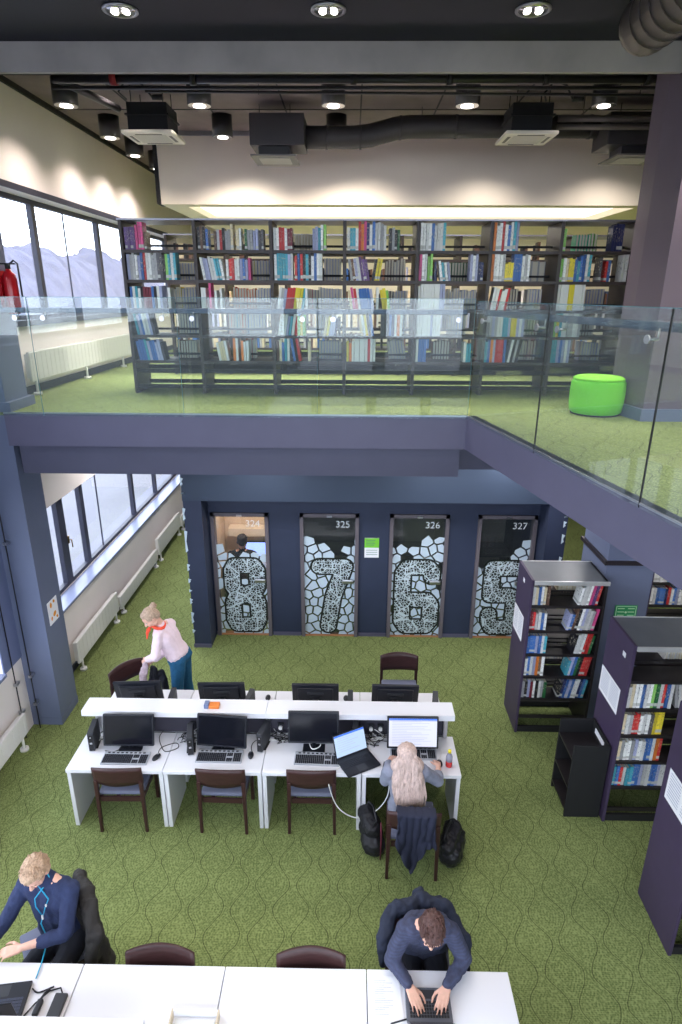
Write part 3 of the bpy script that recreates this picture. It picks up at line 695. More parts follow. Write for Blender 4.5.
MB().box(.235, .455, 8.686, 8.699, 1.38, 1.70).build('backing', PAPER, e)
MB().box(.235, .455, 8.684, 8.6865, 1.545, 1.70).build('green_field', mat('sign_green', srgb(120, 200, 60), .6), e)
q = MB()
for k in range(4): q.box(.26, .40 - .02 * (k % 2), 8.683, 8.6845, 1.66 - k * .025, 1.668 - k * .025)
for k in range(3): q.box(.26, .43, 8.6845, 8.6855, 1.5 - k * .035, 1.507 - k * .035)
q.build('print_lines', mat('sign_print', srgb(90, 130, 110), .6), e)
e = empty('green_sign', (3.35, 6.64, 1.5), 0, 'green rectangular sign with pale border on the right lower column', 'sign')
MB().box(3.20, 3.46, 6.637, 6.649, 1.50, 1.69).build('backing', mat('exit_sign_green', srgb(50, 150, 95), .5), e)
q = MB()
for a, b, c, dd2 in ((3.21, 3.45, 1.675, 1.682), (3.21, 3.45, 1.508, 1.515), (3.21, 3.217, 1.508, 1.682), (3.443, 3.45, 1.508, 1.682)): q.box(a, b, 6.6355, 6.6372, c, dd2)
for k in range(3):
    q.box(3.23, 3.31, 6.6355, 6.6372, 1.645 - k * .045, 1.655 - k * .045); q.box(3.35, 3.43, 6.6355, 6.6372, 1.645 - k * .045, 1.655 - k * .045)
q.cyl((3.33, 6.6355, 1.6), (3.33, 6.6372, 1.6), .014)
q.build('white_print', mat('sign_white', srgb(190, 230, 190), .5), e)

# ================================================================= BOOKS
BC = {'w': ('white', srgb(228, 228, 226)), 'l': ('pale lavender', srgb(168, 172, 205)), 's': ('light grey', srgb(176, 176, 178)), 'd': ('dark grey', srgb(86, 84, 90)), 'k': ('black', srgb(34, 32, 38)),
      'b': ('blue', srgb(64, 110, 180)), 'B': ('navy', srgb(34, 44, 92)), 't': ('turquoise', srgb(70, 160, 180)), 'g': ('light green', srgb(130, 190, 90)), 'G': ('dark green', srgb(40, 104, 62)),
      'r': ('red', srgb(200, 54, 54)), 'm': ('maroon', srgb(120, 40, 56)), 'p': ('pink', srgb(216, 82, 140)), 'P': ('purple', srgb(104, 72, 132)), 'o': ('orange', srgb(232, 130, 52)), 'y': ('yellow', srgb(228, 206, 60)),
      'n': ('brown', srgb(108, 80, 66)), 'c': ('cream', srgb(220, 204, 170)), 'a': ('jade green', srgb(50, 190, 140)), 'x': ('salmon', srgb(232, 130, 96))}
PAGES = mat('book_pages', srgb(222, 214, 196), .9)
BM = {}
for k_, (nm, c) in BC.items(): BM[k_] = (book_cover('cover_' + nm.replace(' ', '_'), c), mat('plain_' + nm.replace(' ', '_'), c, .5))
def book_mb(mb, T, ci, pi, flip=False):
    """unit book: x thickness, y depth (spine at y=0), z height; base centre of the spine edge at origin"""
    t = .1
    mb.box(-.5, -.5 + t, 0, 1, 0, 1, ci, T); mb.box(.5 - t, .5, 0, 1, 0, 1, ci, T); mb.box(-.5 + t, .5 - t, 0, .05, 0, 1, ci, T)
    mb.box(-.5 + t, .5 - t, .05, .97, .015, .985, pi, T)
BMESH = {}
for k_ in BC:
    q = MB(); book_mb(q, Matrix(), 0, 1); o = q.build('book', [BM[k_][0], PAGES]); BMESH[k_] = o.data; bpy.data.objects.remove(o)
NIND = [0]
def put_book(k, x, y, z, th, dp, h, lean, lab, group, rz=0):
    o = bpy.data.objects.new('book', BMESH[k]); col.objects.link(o)
    o.location = (x, y, z); o.scale = (th, dp, h); o.rotation_euler = (0, lean, rz)
    tag(o, lab, 'book', group); NIND[0] += 1
STUFF = MB(); SK = list(BC) ; SIDX = {k: i for i, k in enumerate(SK)}
ORD = ['first', 'second', 'third', 'fourth', 'fifth', 'sixth', 'seventh', 'eighth', 'ninth', 'tenth', 'eleventh', 'twelfth', 'thirteenth', 'fourteenth', 'fifteenth', 'sixteenth', 'seventeenth', 'eighteenth', 'nineteenth', 'twentieth'] + ['%dth' % i for i in range(21, 40)]
BAYN = ['first', 'second', 'third', 'fourth', 'fifth', 'sixth', 'seventh']
SHN = ['top', 'second', 'third', 'fourth', 'fifth']
def run(s, x0, y, z, step, hb, dp, lab_fn, group, individual=True, lean0=0, rear=False, rv=None, xmax=None):
    """lay a run of books left to right; '_' a gap of one book, '/' and '\\\\' switch the lean, '|' upright"""
    r = rv or rnd; x = x0; n_ = 0; lean = lean0; fam = hb
    for i, c in enumerate(s):
        if xmax is not None and x + step > xmax: break
        if c == '_': x += step; fam = hb * r.uniform(.9, 1.12); continue
        if c == '/': lean = R(9); x += .02; continue
        if c == '\\': lean = R(-9); x += .045; continue
        if c == '|': lean = 0; x += .015; continue
        if c == '^': fam = hb * 1.22; continue
        if c == 'v': fam = hb * .86; continue
        if i and s[i - 1] != c: fam_ = fam * r.uniform(.9, 1.08)
        else: fam_ = fam * r.uniform(.98, 1.02)
        th = step * r.uniform(.78, .98); h = fam_; n_ += 1
        zz = z + .001 + abs(math.sin(lean)) * th / 2
        if individual:
            put_book(c, x + th / 2, y + r.uniform(0, .012), zz, th, dp * r.uniform(.9, 1), h, lean, lab_fn(BC[c][0], n_, fam_ / hb, lean), group)
        else:
            T = Matrix.Translation((x + th / 2, y + (r.uniform(-.012, 0) if rear else r.uniform(0, .012)), zz)) @ Matrix.Rotation(lean, 4, 'Y') @ (Matrix.Rotation(PI, 4, 'Z') if rear else Matrix()) @ Matrix.Diagonal((th, dp, h, 1))
            book_mb(STUFF, T, SIDX[c], len(SK))
        x += step

UX = [-2.69, -1.835, -.945, -.085, .765, 1.61, 2.42, 3.27]
UZ = [5.665, 5.335, 5.01, 4.705, 4.40]
FRONT = [
 ['PPPP^pppvn', '^lsswlbrwwssddkgtwt', 'bwtwkmmmbkwl__w', '\\tlbwwlk|', '\\bbbtlbbllk|'],
 ['knkb__nsrkss^c_cw_Gsslldd', '\\wllwwttw|wrrwwlblp', 'ww_^p_w_w', '___', '____\\wccw|_ow_oww'],
 ['wwrrwmm_______llt^wg', '^w^ttttlw|rbrktkwbww', '/wslrrryyyt|w_', '/wwwltw|rgyg______/cyllB|kww', 'ncb^tw\\bkr|__c______'],
 ['wttw^ropBwbwwsw_kskG', '\\snlwPPP/kyy|_____', '\\cprwbbbbl|w\\yyg|', '____\\cwykb|__ddd^bBwow', 'yow^wwwwwrww|'],
 ['^wwwwbwwwt', '^pwwggv|B\\wtwl|______^lwlvBBBoo', '^wwwwwwwwll', '^wwwwwlwww', '^wbbb______________wtt'],
 ['^o^wwrwbwtl', '^o^wwwsvyyy^bbbwsw', '/wwrwwr|', 'sslswwtt^lyylwl', 't^bolrrrb/wksk|'],
 ['g________________^BBBB', 'gwcyybt^bbwt___d_rb____^wwlswsm', '^wwwwyywwww', 'gy^twwsswws', '^ttlblwl']]
REAR = [
 ['', '____________vnnlllllll', '____________wwylllllll', '_____________ssnllll', '____________nnnnsss'],
 ['', '____________yynyylllllll', '_________xxxxxoxollllll', '_______xxttxobllllll', '________nwcoorrw_'],
 ['______vccccccccnn', '________________lllllwyww', '_________wwrldslllllll', '_____________lllllss', '______________tlllllll'],
 ['', '_____________nnnssnn', '_____________dddllllllll', '__________________lllllll', '______________\\ssllll|'],
 ['', '_________GGGGGGGGG', '__________wslslsllwllww', '____________sllbbl', '_______nnddnn'],
 ['', '_____________________', '______dddddd___slllllll', '____________nnssdsnn', '____________nsssdsnn'],
 ['', '', '_______nsnsnsllllll', '_______nnnsssnnss', '_____________lllllll']]
rb = random.Random(5)
def build_stack_case(name, x0s, y, dpth, lab, groups, zt=5.985, z0=4.0):
    e = empty(name, ((x0s[0] + x0s[-1]) / 2, y, z0), 0, lab, 'bookcase', groups)
    for k, x in enumerate(x0s):
        q = MB(); q.rbox(x - .018, x + .018, y, y + dpth, z0, zt, .003); q.box(x - .019, x + .019, y - .002, y, z0 + .02, zt - .02)
        q.build('upright_panel', SHELFU, e)
    q = MB(); q.box(x0s[0] - .03, x0s[-1] + .03, y - .01, y + dpth + .01, zt - .002, zt + .016); q.build('top_rail', mat('top_rail_steel', srgb(150, 150, 165), .35, metal=.5), e)
    for a, b in zip(x0s, x0s[1:]):
        for z in UZ:
            q = MB(); q.box(a + .018, b - .018, y + .005, y + dpth / 2 - .015, z - .022, z); q.box(a + .018, b - .018, y + .003, y + .006, z - .03, z + .004)
            q.box(a + .018, b - .018, y + dpth / 2 + .015, y + dpth - .005, z - .022, z); q.build('shelf', SHELFU, e)
            q = MB(); q.box(a + .018, b - .018, y + dpth / 2 - .01, y + dpth / 2 + .01, z + .05, z + .075); q.build('back_rail', BLACKM, e)
        for z in (4.25, 4.06):
            q = MB(); q.box(a + .018, b - .018, y + .02, y + .05, z, z + .05); q.box(a + .018, b - .018, y + dpth - .05, y + dpth - .02, z, z + .05); q.build('cross_bar', BLACKM, e)
    return e
CY = 7.79; CD = .56
build_stack_case('bookcase', UX, CY, CD, 'long seven-bay double-sided bookcase full of books, front row upstairs', None)
UX2 = [x + (-.03) for x in UX] + [4.1]
build_stack_case('bookcase', UX2, 9.75, CD, 'second long bookcase seen through the gaps of the front one, upstairs', None)
for bi in range(7):
    for si in range(5):
        ind = si < 2
        def lf(cn, n_, rel, lean, bi=bi, si=si):
            ad = 'tall ' if rel > 1.1 else ('short ' if rel < .92 else '')
            return '%s%s%s book, %s from left, %s shelf, %s bay, upstairs front bookcase' % (ad, 'leaning ' if lean else '', cn, ORD[n_ - 1], SHN[si], BAYN[bi])
        step = .0325
        run(FRONT[bi][si], UX[bi] + .03, CY + .02, UZ[si], step, .245, .17, lf, 'books in the long upstairs bookcase', individual=ind, rv=rb, xmax=UX[bi + 1] - .03)
        run(REAR[bi][si], UX[bi] + .03, CY + CD - .02, UZ[si], .036, .235, .17, None, None, individual=False, rear=True, rv=rb, xmax=UX[bi + 1] - .03)
# jade folders high in the last bay, far side
run('aaaaagg', 2.42 + .28, CY + CD - .03, UZ[0], .036, .21, .17, None, None, individual=False, rear=True, rv=rb)
run('ssss', 1.61 + .42, CY + CD - .03, UZ[1], .085, .24, .17, None, None, individual=False, rear=True, rv=rb)
# second row: sparse books
for bi in range(8):
    for si in range(5):
        s = ''.join(rb.choice('nnsccdwlkkb') if rb.random() < .78 else '_' for _ in range(22))
        if si == 0: s = '__kncck_n' if bi % 2 == 0 else '_____nnk'
        run(s, UX2[bi] + .03, 9.78, UZ[si], .036, .21, .17, None, None, individual=False, rv=rb, xmax=UX2[bi + 1] - .03)
o = STUFF.build('book_rows', [BM[k_][1] for k_ in SK] + [PAGES], recalc=False); tag(o, 'rows of books on the lower and far shelves of the upstairs bookcases', 'books', None, 'stuff')
STUFF = MB()

# ---------------- lower-floor bookcases
def low_case(loc, w, dp, h, zs, lab, grp=None, side='l', top=True, bars=()):
    x, y = loc
    e = empty('bookcase', (x + w / 2, y + dp / 2, 0), 0, lab, 'bookcase', grp)
    MB().rbox(x, x + .03, y - .005, y + dp + .005, 0, h + .01, .004).build('side_panel', PURP, e)
    MB().rbox(x + w - .03, x + w, y, y + dp, 0, h, .003).build('side_panel', SHELFB, e)
    if top:
        t = MB().box(x + .03, x + w, y + .0, y + dp, h - .025, h).build('top_panel', TOPMET, e)
        MB().rbox(x + .03, x + w + .01, y - .02, y + .0, h - .045, h + .004, .004).build('front_edge', EDGEMET, t)
        MB().rbox(x + .03, x + w + .01, y + dp, y + dp + .02, h - .045, h + .004, .004).build('rear_edge', EDGEMET, t)
    for z in zs:
        q = MB(); q.box(x + .03, x + w - .03, y + .005, y + dp / 2 - .02, z - .02, z); q.box(x + .03, x + w - .03, y + .002, y + .005, z - .03, z + .003); q.box(x + .03, x + w - .03, y + dp / 2 + .02, y + dp - .005, z - .02, z); q.build('shelf', SHELFB, e)
        MB().box(x + .03, x + w - .03, y + dp / 2 - .008, y + dp / 2 + .008, z + .05, z + .07).build('back_rail', SHELFB, e)
    for z in bars: MB().box(x + .03, x + w - .03, y + .02, y + .04, z, z + .04).build('cross_bar', SHELFB, e)
    q = MB(); q.box(x + .03, x + w - .03, y + .01, y + .04, 0, .08); q.box(x + .03, x + w - .03, y + dp - .04, y + dp - .01, 0, .08); q.build('plinth', BLACKM, e)
    return e
def endnote(e, x, y0, y1, z0, z1, tag_y, tz):
    p = MB().box(x - .004, x - .001, y0, y1, z0, z1).build('index_sheet', PAPER, e)
    q = MB()
    for k in range(9):
        zz = z1 - .03 - k * (z1 - z0 - .05) / 9
        q.box(x - .0052, x - .0042, y0 + .03, (y0 + y1) / 2 - .02, zz, zz + .005); q.box(x - .0052, x - .0042, (y0 + y1) / 2 + .02, y1 - .03, zz, zz + .005)
    q.build('print_lines', mat('pale_print', srgb(150, 155, 180), .7), p)
    MB().box(x - .004, x - .001, tag_y - .03, tag_y + .03, tz, tz + .05).build('shelf_tag', PAPER, e)
Z1 = [1.78, 1.45, 1.13, .82, .50]
c1 = low_case((2.1, 6.43), .88, .56, 2.1, Z1, 'purple-ended bookcase with grey metal top standing farthest back, beside the lower column', bars=(.2,))
endnote(c1, 2.1, 6.57, 6.97, 1.22, 1.55, 6.72, 1.95)
Z2 = [1.70, 1.40, 1.09, .77, .45]
c2 = low_case((2.67, 5.05), 1.25, .56, 2.1, [1.9] + Z2[:-0] if False else [1.88] + Z2[1:] if False else [1.72, 1.40, 1.09, .77, .45], 'purple-ended bookcase with wide metal top standing behind the low black shelf unit', bars=(.12,))
endnote(c2, 2.67, 5.15, 5.60, 1.26, 1.55, 5.2, 1.9)
c3 = low_case((2.69, 3.66), 1.2, .57, 2.1, Z2, 'purple-ended bookcase nearest the camera at the right edge')
endnote(c3, 2.69, 3.72, 4.16, 1.2, 1.5, 3.9, 1.9)
c0 = low_case((3.86, 7.2), 1.2, .5, 2.05, [1.72, 1.40, 1.09, .77, .45], 'dark bookcase at the back right, just right of the lower column', top=True)
def low_lab(where):
    def mk(si, side):
        def lf(cn, n_, rel, lean):
            ad = 'tall ' if rel > 1.1 else ''
            return '%s%s%s book, %s in %s cluster, %s shelf, %s' % (ad, 'leaning ' if lean else '', cn, ORD[n_ - 1], side, SHN[si], where)
        return lf
    return mk
L1 = low_lab('farthest purple-ended case'); rb = random.Random(21)
case1 = [('wcbwcn', 'w^wwwpPr'), ('mrswbw', 'lb^nkwlswsp'), ('bbblbwt', '^k^wwwrrG'), ('w^bwlonw', 't^lbGkrrr'), ('sklmwkwsG', 'k^BblbwwBbt')]
for si, (a, b) in enumerate(case1):
    run(a, 2.14, 6.45, Z1[si], .033, .235, .18, L1(si, 'left'), 'books in the farthest purple-ended bookcase', rv=rb)
    wdt = .033 * len(b.replace('^', '')) + .07
    run('/' + b, 2.95 - wdt - .0, 6.45, Z1[si], .033, .225, .18, L1(si, 'right'), 'books in the farthest purple-ended bookcase', rv=rb)
run('____________^cccccc^wwww', 2.14, 6.43 + .54, Z1[0], .034, .235, .17, None, None, individual=False, rear=True, rv=rb)
run('_________ssnwllds', 2.14, 6.43 + .54, Z1[3], .034, .2, .17, None, None, individual=False, rear=True, rv=rb)
L2 = low_lab('case behind the low unit')
case2 = [('', ''), ('w^cwwbwwgGwrbw\\sw/r', 'ogt'), ('cwsrrwwwd^yyy', 'dsww'), ('cswwslww^bbwor', 'nsc'), ('tbrwtt^bblswbblww/sw', 'wn')]
for si, (a, b) in enumerate(case2):
    if a: run(a, 2.71, 5.07, [1.72, 1.40, 1.09, .77, .45][si], .0335, .235, .18, L2(si, 'left'), 'books in the bookcase behind the trolley', rv=rb)
    if b and si in (1, 2): run(b, 3.4, 5.07, [1.72, 1.40, 1.09, .77, .45][si], .034, .22, .18, L2(si, 'right'), 'books in the bookcase behind the trolley', rv=rb)
run('_____________wwwwcccwwwwwwcc', 2.75, 5.05 + .54, 1.72, .034, .20, .17, None, None, individual=False, rear=True, rv=rb)
L0 = low_lab('case right of the column')
run('^wwwwwttt\\rkrrksr', 3.91, 7.22, 1.72, .036, .24, .18, L0(0, 'left'), 'books in the bookcase right of the lower column', rv=rb)
run('wwbbbBrwblwww', 3.91, 7.22, 1.40, .036, .23, .18, L0(1, 'left'), 'books in the bookcase right of the lower column', rv=rb)
o = STUFF.build('book_rows', [BM[k_][1] for k_ in SK] + [PAGES], recalc=False); tag(o, 'pale books on the rear sides of the lower purple-ended bookcases', 'books', None, 'stuff')
# black book trolley shelf unit, open to the left
e = empty('low_shelf_unit', (2.49, 5.33, 0), 0, 'low black shelf unit standing against the end of the middle purple bookcase', 'shelf unit')
x0, x1, y0, y1, H = 2.29, 2.655, 5.1, 5.55, .91
MB().rbox(x0, x1, y0, y0 + .025, 0, H, .004).build('side_panel', BLACKM, e); MB().rbox(x0, x1, y1 - .025, y1, 0, H, .004).build('side_panel', BLACKM, e)
MB().box(x1 - .015, x1, y0 + .025, y1 - .025, 0.03, H).build('back_panel', BLACKM, e)
for z in (.1, .38, .74): MB().box(x0, x1 - .015, y0 + .025, y1 - .025, z - .02, z).build('shelf', mat('black_shelf'), e)
MB().box(x1 - .02, x1 - .016, y0 + .12, y1 - .1, .8, .86).build('white_label', PAPER, e)
print('individual books', NIND[0])
# ================================================================= WORK DESKS
def desk_unit(x0, x1, y0, y1, lab, group, front_leg=True):
    e = empty('desk', ((x0 + x1) / 2, (y0 + y1) / 2, 0), 0, lab, 'desk', group)
    if 'near' not in group: y1, y0 = y0, y1
    MB().rbox(x0 + .003, x1 - .003, min(y0, y1), max(y0, y1), .69, .73, .004).build('desktop', DESK, e)
    for a in (x0 + .005, x1 - .045): MB().rbox(a, a + .04, min(y0, y1) + .015, max(y0, y1) - .015, 0, .69, .003).build('leg_panel', DESK, e)
    MB().box(x0 + .045, x1 - .045, *sorted((y1 + (.06 if y1 < y0 else -.06), y1 + (.04 if y1 < y0 else -.04))), .3, .69).build('modesty_panel', DESKS, e)
    return e
DXS = [-2.80, -1.83, -.845, .145, 1.13]
dl = ['far left', 'second from left', 'third from left', 'right end']
for i in range(4):
    desk_unit(DXS[i], DXS[i + 1], 4.87, 5.44, 'white near-side computer desk, %s of the block' % dl[i], 'near side computer desks')
    desk_unit(DXS[i] + .03 * (i == 0), DXS[i + 1] - .06 * (i == 3), 5.49, 6.20, 'white far-side computer desk behind the shelf, %s of the block' % dl[i], 'far side computer desks')
e = empty('raised_shelf', (-.82, 5.42, .73), 0, 'long raised white shelf running along the middle of the computer desks', 'shelf')
for i, (a, b) in enumerate(((-2.77, -.845), (-.845, 1.11))):
    MB().rbox(a + .001, b - .001, 5.30, 5.53, 1.035, 1.10, .004).build('shelf_board', DESK, e)
q = MB(); q.box(-2.62, 1.06, 5.455, 5.475, .735, 1.035); q.build('screen_panel', DESKS, e)
for x in (-2.66, -.845, 1.04): MB().box(x - .02, x + .02, 5.41, 5.50, .735, 1.035).build('bracket', STEEL, e)
# front tables
FX = [-3.6, -2.83, -1.84, -.84, .15, 1.14]
fl = ['cut by the left frame edge', 'holding the dark laptop at bottom left', 'in front of the left empty chair', 'in front of the right empty chair', 'at which the typing man sits']
for i in range(1, 5):
    desk_unit(FX[i], FX[i + 1], 2.12 if i != 4 else 2.12, 3.01, 'white front table %s' % fl[i], 'front row tables')
e = empty('raised_shelf', (-2.3, 2.3, .73), 0, 'raised white shelf along the bottom left front table', 'shelf')
MB().rbox(-3.2, -1.2, 2.2, 2.45, 1.04, 1.10, .004).build('shelf_board', DESK, e)
MB().box(-3.1, -1.3, 2.28, 2.30, .73, 1.04).build('screen_panel', DESKS, e)

# ================================================================= CHAIRS (local: faces +Y)
def chair_parts(e, seatm=SEATF):
    # backrest: curved plywood panel
    def back(u, v, o):
        x = -.245 + .49 * u; c = (1 - (2 * u - 1) ** 2)
        y = -.215 - .045 * c + o; z = .605 + .215 * v - (.018 * (1 - c) * v) + .012 * c * (v - .5) * 2
        return (x, y - .03 * v, z)
    q = MB(); q.grid(lambda u, v: back(u, v, -.009), 14, 4); q.grid(lambda u, v: back(u, v, .009), 14, 4)
    q.grid(lambda u, v: back(u, 1, -.009 + .018 * v), 14, 1); q.grid(lambda u, v: back(u, 0, -.009 + .018 * v), 14, 1)
    q.grid(lambda u, v: back(0, u, -.009 + .018 * v), 4, 1); q.grid(lambda u, v: back(1, u, -.009 + .018 * v), 4, 1)
    bmesh.ops.remove_doubles(q.bm, verts=list(q.bm.verts), dist=.0005)
    q.build('backrest', WOOD, e, world=False)
    for s in (-1, 1):
        q = MB(); q.prism([(-.018, -.016), (.018, -.016), (.018, .016), (-.018, .016)], 0, 1)
        for v in q.bm.verts:
            z = v.co.z; v.co = Vector((s * (.222 + .008 * (1 - z)) + v.co.x * (.8 + .3 * z), (-.235 + .0 * z) + v.co.y - .012 * (1 - z), .0 + .64 * z))
        q.build('rear_leg', WOOD, e, world=False, bevel=.004)
        q = MB(); q.prism([(-.018, -.018), (.018, -.018), (.018, .018), (-.018, .018)], 0, .43, 0, Matrix.Translation((s * .215, .215, 0))); q.build('front_leg', WOOD, e, world=False, bevel=.004)
    q = MB(); q.box(-.2, .2, -.235, -.215, .375, .43); q.box(-.2, .2, .2, .22, .375, .43)
    for s in (-1, 1): q.box(s * .215 - .01, s * .215 + .01, -.22, .2, .375, .43)
    q.build('seat_frame', WOOD, e, world=False)
    q = MB(); q.rbox(-.225, .225, -.21, .235, .43, .475, .018, seg=3); q.build('seat_cushion', seatm, e, world=False)
    return e
chair0 = None
def chair(x, y, rz, lab, group=None):
    global chair0
    if chair0 is None:
        chair0 = empty('chair', (0, 0, 0)); chair_parts(chair0); c = chair0
    else: c = copy_tree(chair0)
    c.location = (x, y, 0); c.rotation_euler = (0, 0, rz); c['label'] = lab; c['category'] = 'chair'
    c['group'] = group or 'dark wooden library chairs'
    return c
chair(-2.27, 5.07, R(1), 'empty dark wood chair with grey seat at the left near-side desk')
chair(-1.24, 5.07, R(-1), 'empty dark wood chair with grey seat at the second near-side desk')
chair(-.35, 5.08, 0, 'empty dark wood chair with grey seat at the third near-side desk, below the laptop')
chair(.62, 4.58, R(-2), 'dark wood chair the long-haired woman sits on, with a coat on it')
chair(.66, 6.63, PI, 'empty dark wood chair behind the far right desk')
chair(-.5, 6.62 - .06, PI, 'dark chair tucked behind the far third desk, mostly hidden') if False else None
chair(-2.58, 6.42, R(232), 'dark wood chair turned askew, held by the standing woman')
chair(-1.31, 2.80, PI, 'empty dark wood chair behind the front table, left one')
chair(-.24, 2.80, PI, 'empty dark wood chair behind the front table, right one')
chair(.56, 3.165, PI, 'chair beneath the typing man, covered by his dark coat')
chair(-2.22, 3.34, R(126), 'chair of the man in navy, dark jacket over its back')

# ================================================================= COMPUTERS
def monitor(name, lab, group, w=.52, h=.335, lit=False, base='round'):
    """local: screen faces -Y, base centre at the origin"""
    e = empty(name, (0, 0, 0), 0, lab, 'monitor', group)
    T = Matrix.Translation((0, 0, .07)) @ Matrix.Rotation(R(-15), 4, 'X')
    q = MB(); q.rbox(-w / 2, w / 2, -.02, .012, 0, h, .007, 0, T); q.rbox(-w * .38, w * .38, .012, .035, .04, h - .04, .01, 0, T)
    b = q.build('housing', MONB, e, world=False)
    MB().box(-w / 2 + .018, w / 2 - .018, -.0215, -.0195, .022, h - .018, 0, T).build('screen', SCRN if not lit else mat('lit_screen', (.25, .26, .3), .3, emit=(.82, .84, 1), estr=.62), b, world=False)
    if lit:
        q = MB(); q.box(-w / 2 + .018, w / 2 - .018, -.0222, -.0212, h - .034, h - .018, 0, T); q.build('title_bar', mat('screen_blue', srgb(50, 90, 180), .3, emit=srgb(60, 100, 190), estr=.9), b, world=False)
        q = MB()
        for k in range(15):
            zz = h - .05 - k * .017
            q.box(-w / 2 + .05, -w / 2 + .05 + [.3, .38, .2, .36, .33, .4, .15][k % 7], -.0222, -.0213, zz, zz + .003, 0, T)
        q.box(-w / 2 + .018, w / 2 - .018, -.0222, -.0213, h - .044, h - .035, 0, T)
        q.build('screen_text', mat('screen_grey', srgb(170, 175, 205), .4, emit=srgb(150, 155, 190), estr=.3), b, world=False)
    q = MB(); q.rbox(-.09, .09, .034, .044, h * .62, h * .72, .003, 0, T); q.rbox(-.06, .06, .034, .042, h * .45, h * .53, .003, 0, T); q.rbox(-.035, .035, .03, .06, h * .25, h * .42, .006, 0, T); q.build('rear_mount', DGREY, b, world=False)
    q = MB(); q.cyl((0, .045, .015), (0, .075, .2), .022, .018); q.build('stand_post', MONB, e, world=False)
    q = MB()
    if base == 'round': q.lathe((0, .03, 0), [(.12, 0), (.12, .006), (.1, .012), (.03, .018)], 28); q2 = q
    else: q.rbox(-.115, .115, -.08, .12, 0, .014, .006)
    q.build('base', MONB, e, world=False)
    return e
def place(e, x, y, z, rz=0): e.location = (x, y, z); e.rotation_euler = (0, 0, rz); return e
G1 = 'near side computer monitors'
m1 = place(monitor('monitor', 'black monitor with dark screen on the left near-side desk', G1), -2.245, 5.15, .73, R(1))
m = copy_tree(m1); place(m, -1.29, 5.155, .73, R(-5)); retag(m, 'black monitor with dark screen on the second near-side desk, turned slightly')
m = place(monitor('monitor', 'black monitor on a square stand, dark screen, behind the open laptop', G1, base='sq'), -.345, 5.165, .73)
m.children
for c in [x for x in bpy.data.objects if x.parent == m]:
    if c.name.startswith('housing'): c.location.z = .055
m = place(monitor('monitor', 'monitor with a lit white page in front of the long-haired woman', G1, lit=True, w=.525), .67, 5.175, .73, 0)
for i, (x, rz) in enumerate(((-2.35, 4), (-1.41, 2), (-.36, 0), (.53, -1))):
    m = copy_tree(m1); place(m, x, 5.87, .73, PI + R(rz)); m['group'] = 'far side monitors seen from behind'
    retag(m, 'monitor seen from behind on the far side desk, %s' % ['in front of the standing woman', 'second from left', 'third from left', 'rightmost, in front of the empty chair'][i])
def tower(lab, group):
    e = empty('mini_computer', (0, 0, 0), 0, lab, 'computer', group)
    q = MB(); q.rbox(-.03, .03, -.12, .12, .012, .235, .006); q.build('case', DGREY, e, world=False)
    q = MB()
    for k in range(6): q.box(-.0315, -.0295, -.09, .09, .05 + k * .025, .058 + k * .025)
    q.box(-.022, .022, -.1215, -.1195, .03, .2); q.build('vent_grille', BLACKM, e, world=False)
    MB().rbox(-.045, .045, -.07, .07, 0, .014, .004).build('foot_stand', BLACKM, e, world=False)
    q = MB(); q.cyl((0, -.1225, .18), (0, -.1195, .18), .008); q.box(-.012, .012, -.1225, -.1195, .1, .12); q.build('power_button', STEEL, e, world=False)
    return e
t0 = place(tower('slim upright grey mini computer at the left end of the near desks', 'slim upright mini computers'), -2.64, 5.24, .73, R(8))
for x, y, rz, lab in ((-1.62, 5.2, 12, 'slim mini computer between the first and second near-side monitors'), (-.87, 5.26, -14, 'slim mini computer left of the square-stand monitor'), (.09, 5.38, -4, 'slim mini computer just behind the open laptop'),
                      (-1.97, 5.80, 4, 'far-side mini computer behind the shelf, beside the standing woman'), (-1.10, 5.80, -8, 'far-side mini computer right of the second rear monitor'), (.03, 5.80, 0, 'far-side mini computer between third and fourth rear monitors'), (.98, 5.80, -6, 'far-side mini computer at the right end of the block')):
    c = copy_tree(t0); place(c, x, y, .73, R(rz)); retag(c, lab)
def keyboard(lab):
    e = empty('keyboard', (0, 0, 0), 0, lab, 'keyboard', 'silver keyboards with dark keys')
    T = Matrix.Rotation(R(5), 4, 'X')
    MB().rbox(-.235, .235, -.085, .085, .002, .02, .006, 0, T).build('base', GREYP, e, world=False)
    q = MB()
    for r_ in range(5):
        for k in range(15): q.box(-.222 + k * .0195, -.222 + k * .0195 + .0165, -.07 + r_ * .0225, -.052 + r_ * .0225, .02, .026, 0, T)
        for k in range(3): q.box(.078 + k * .0195, .0945 + k * .0195, -.07 + r_ * .0225, -.052 + r_ * .0225, .02, .026, 0, T) if r_ not in (2,) else None
        for k in range(4): q.box(.146 + k * .0195, .1625 + k * .0195, -.07 + r_ * .0225, -.052 + r_ * .0225, .02, .026, 0, T)
    q.build('key_field', KEYB, e, world=False)
    q = MB()
    for k in range(9): q.box(-.2 + k * .045, -.175 + k * .045, .055, .07, .02, .024, 0, T)
    q.build('media_keys', KEYB, e, world=False)
    return e
k0 = place(keyboard('silver keyboard with black keys on the left near-side desk'), -2.245, 5.03, .731, 0)
for x, y, rz, lab in ((-1.30, 5.075, 0, 'silver keyboard with black keys on the second near-side desk'), (-.30, 5.06, -2, 'silver keyboard left of the open laptop'), (.68, 5.16, 0, 'silver keyboard under the lit monitor, partly behind her hair')):
    c = copy_tree(k0); place(c, x, y, .731, R(rz)); retag(c, lab)
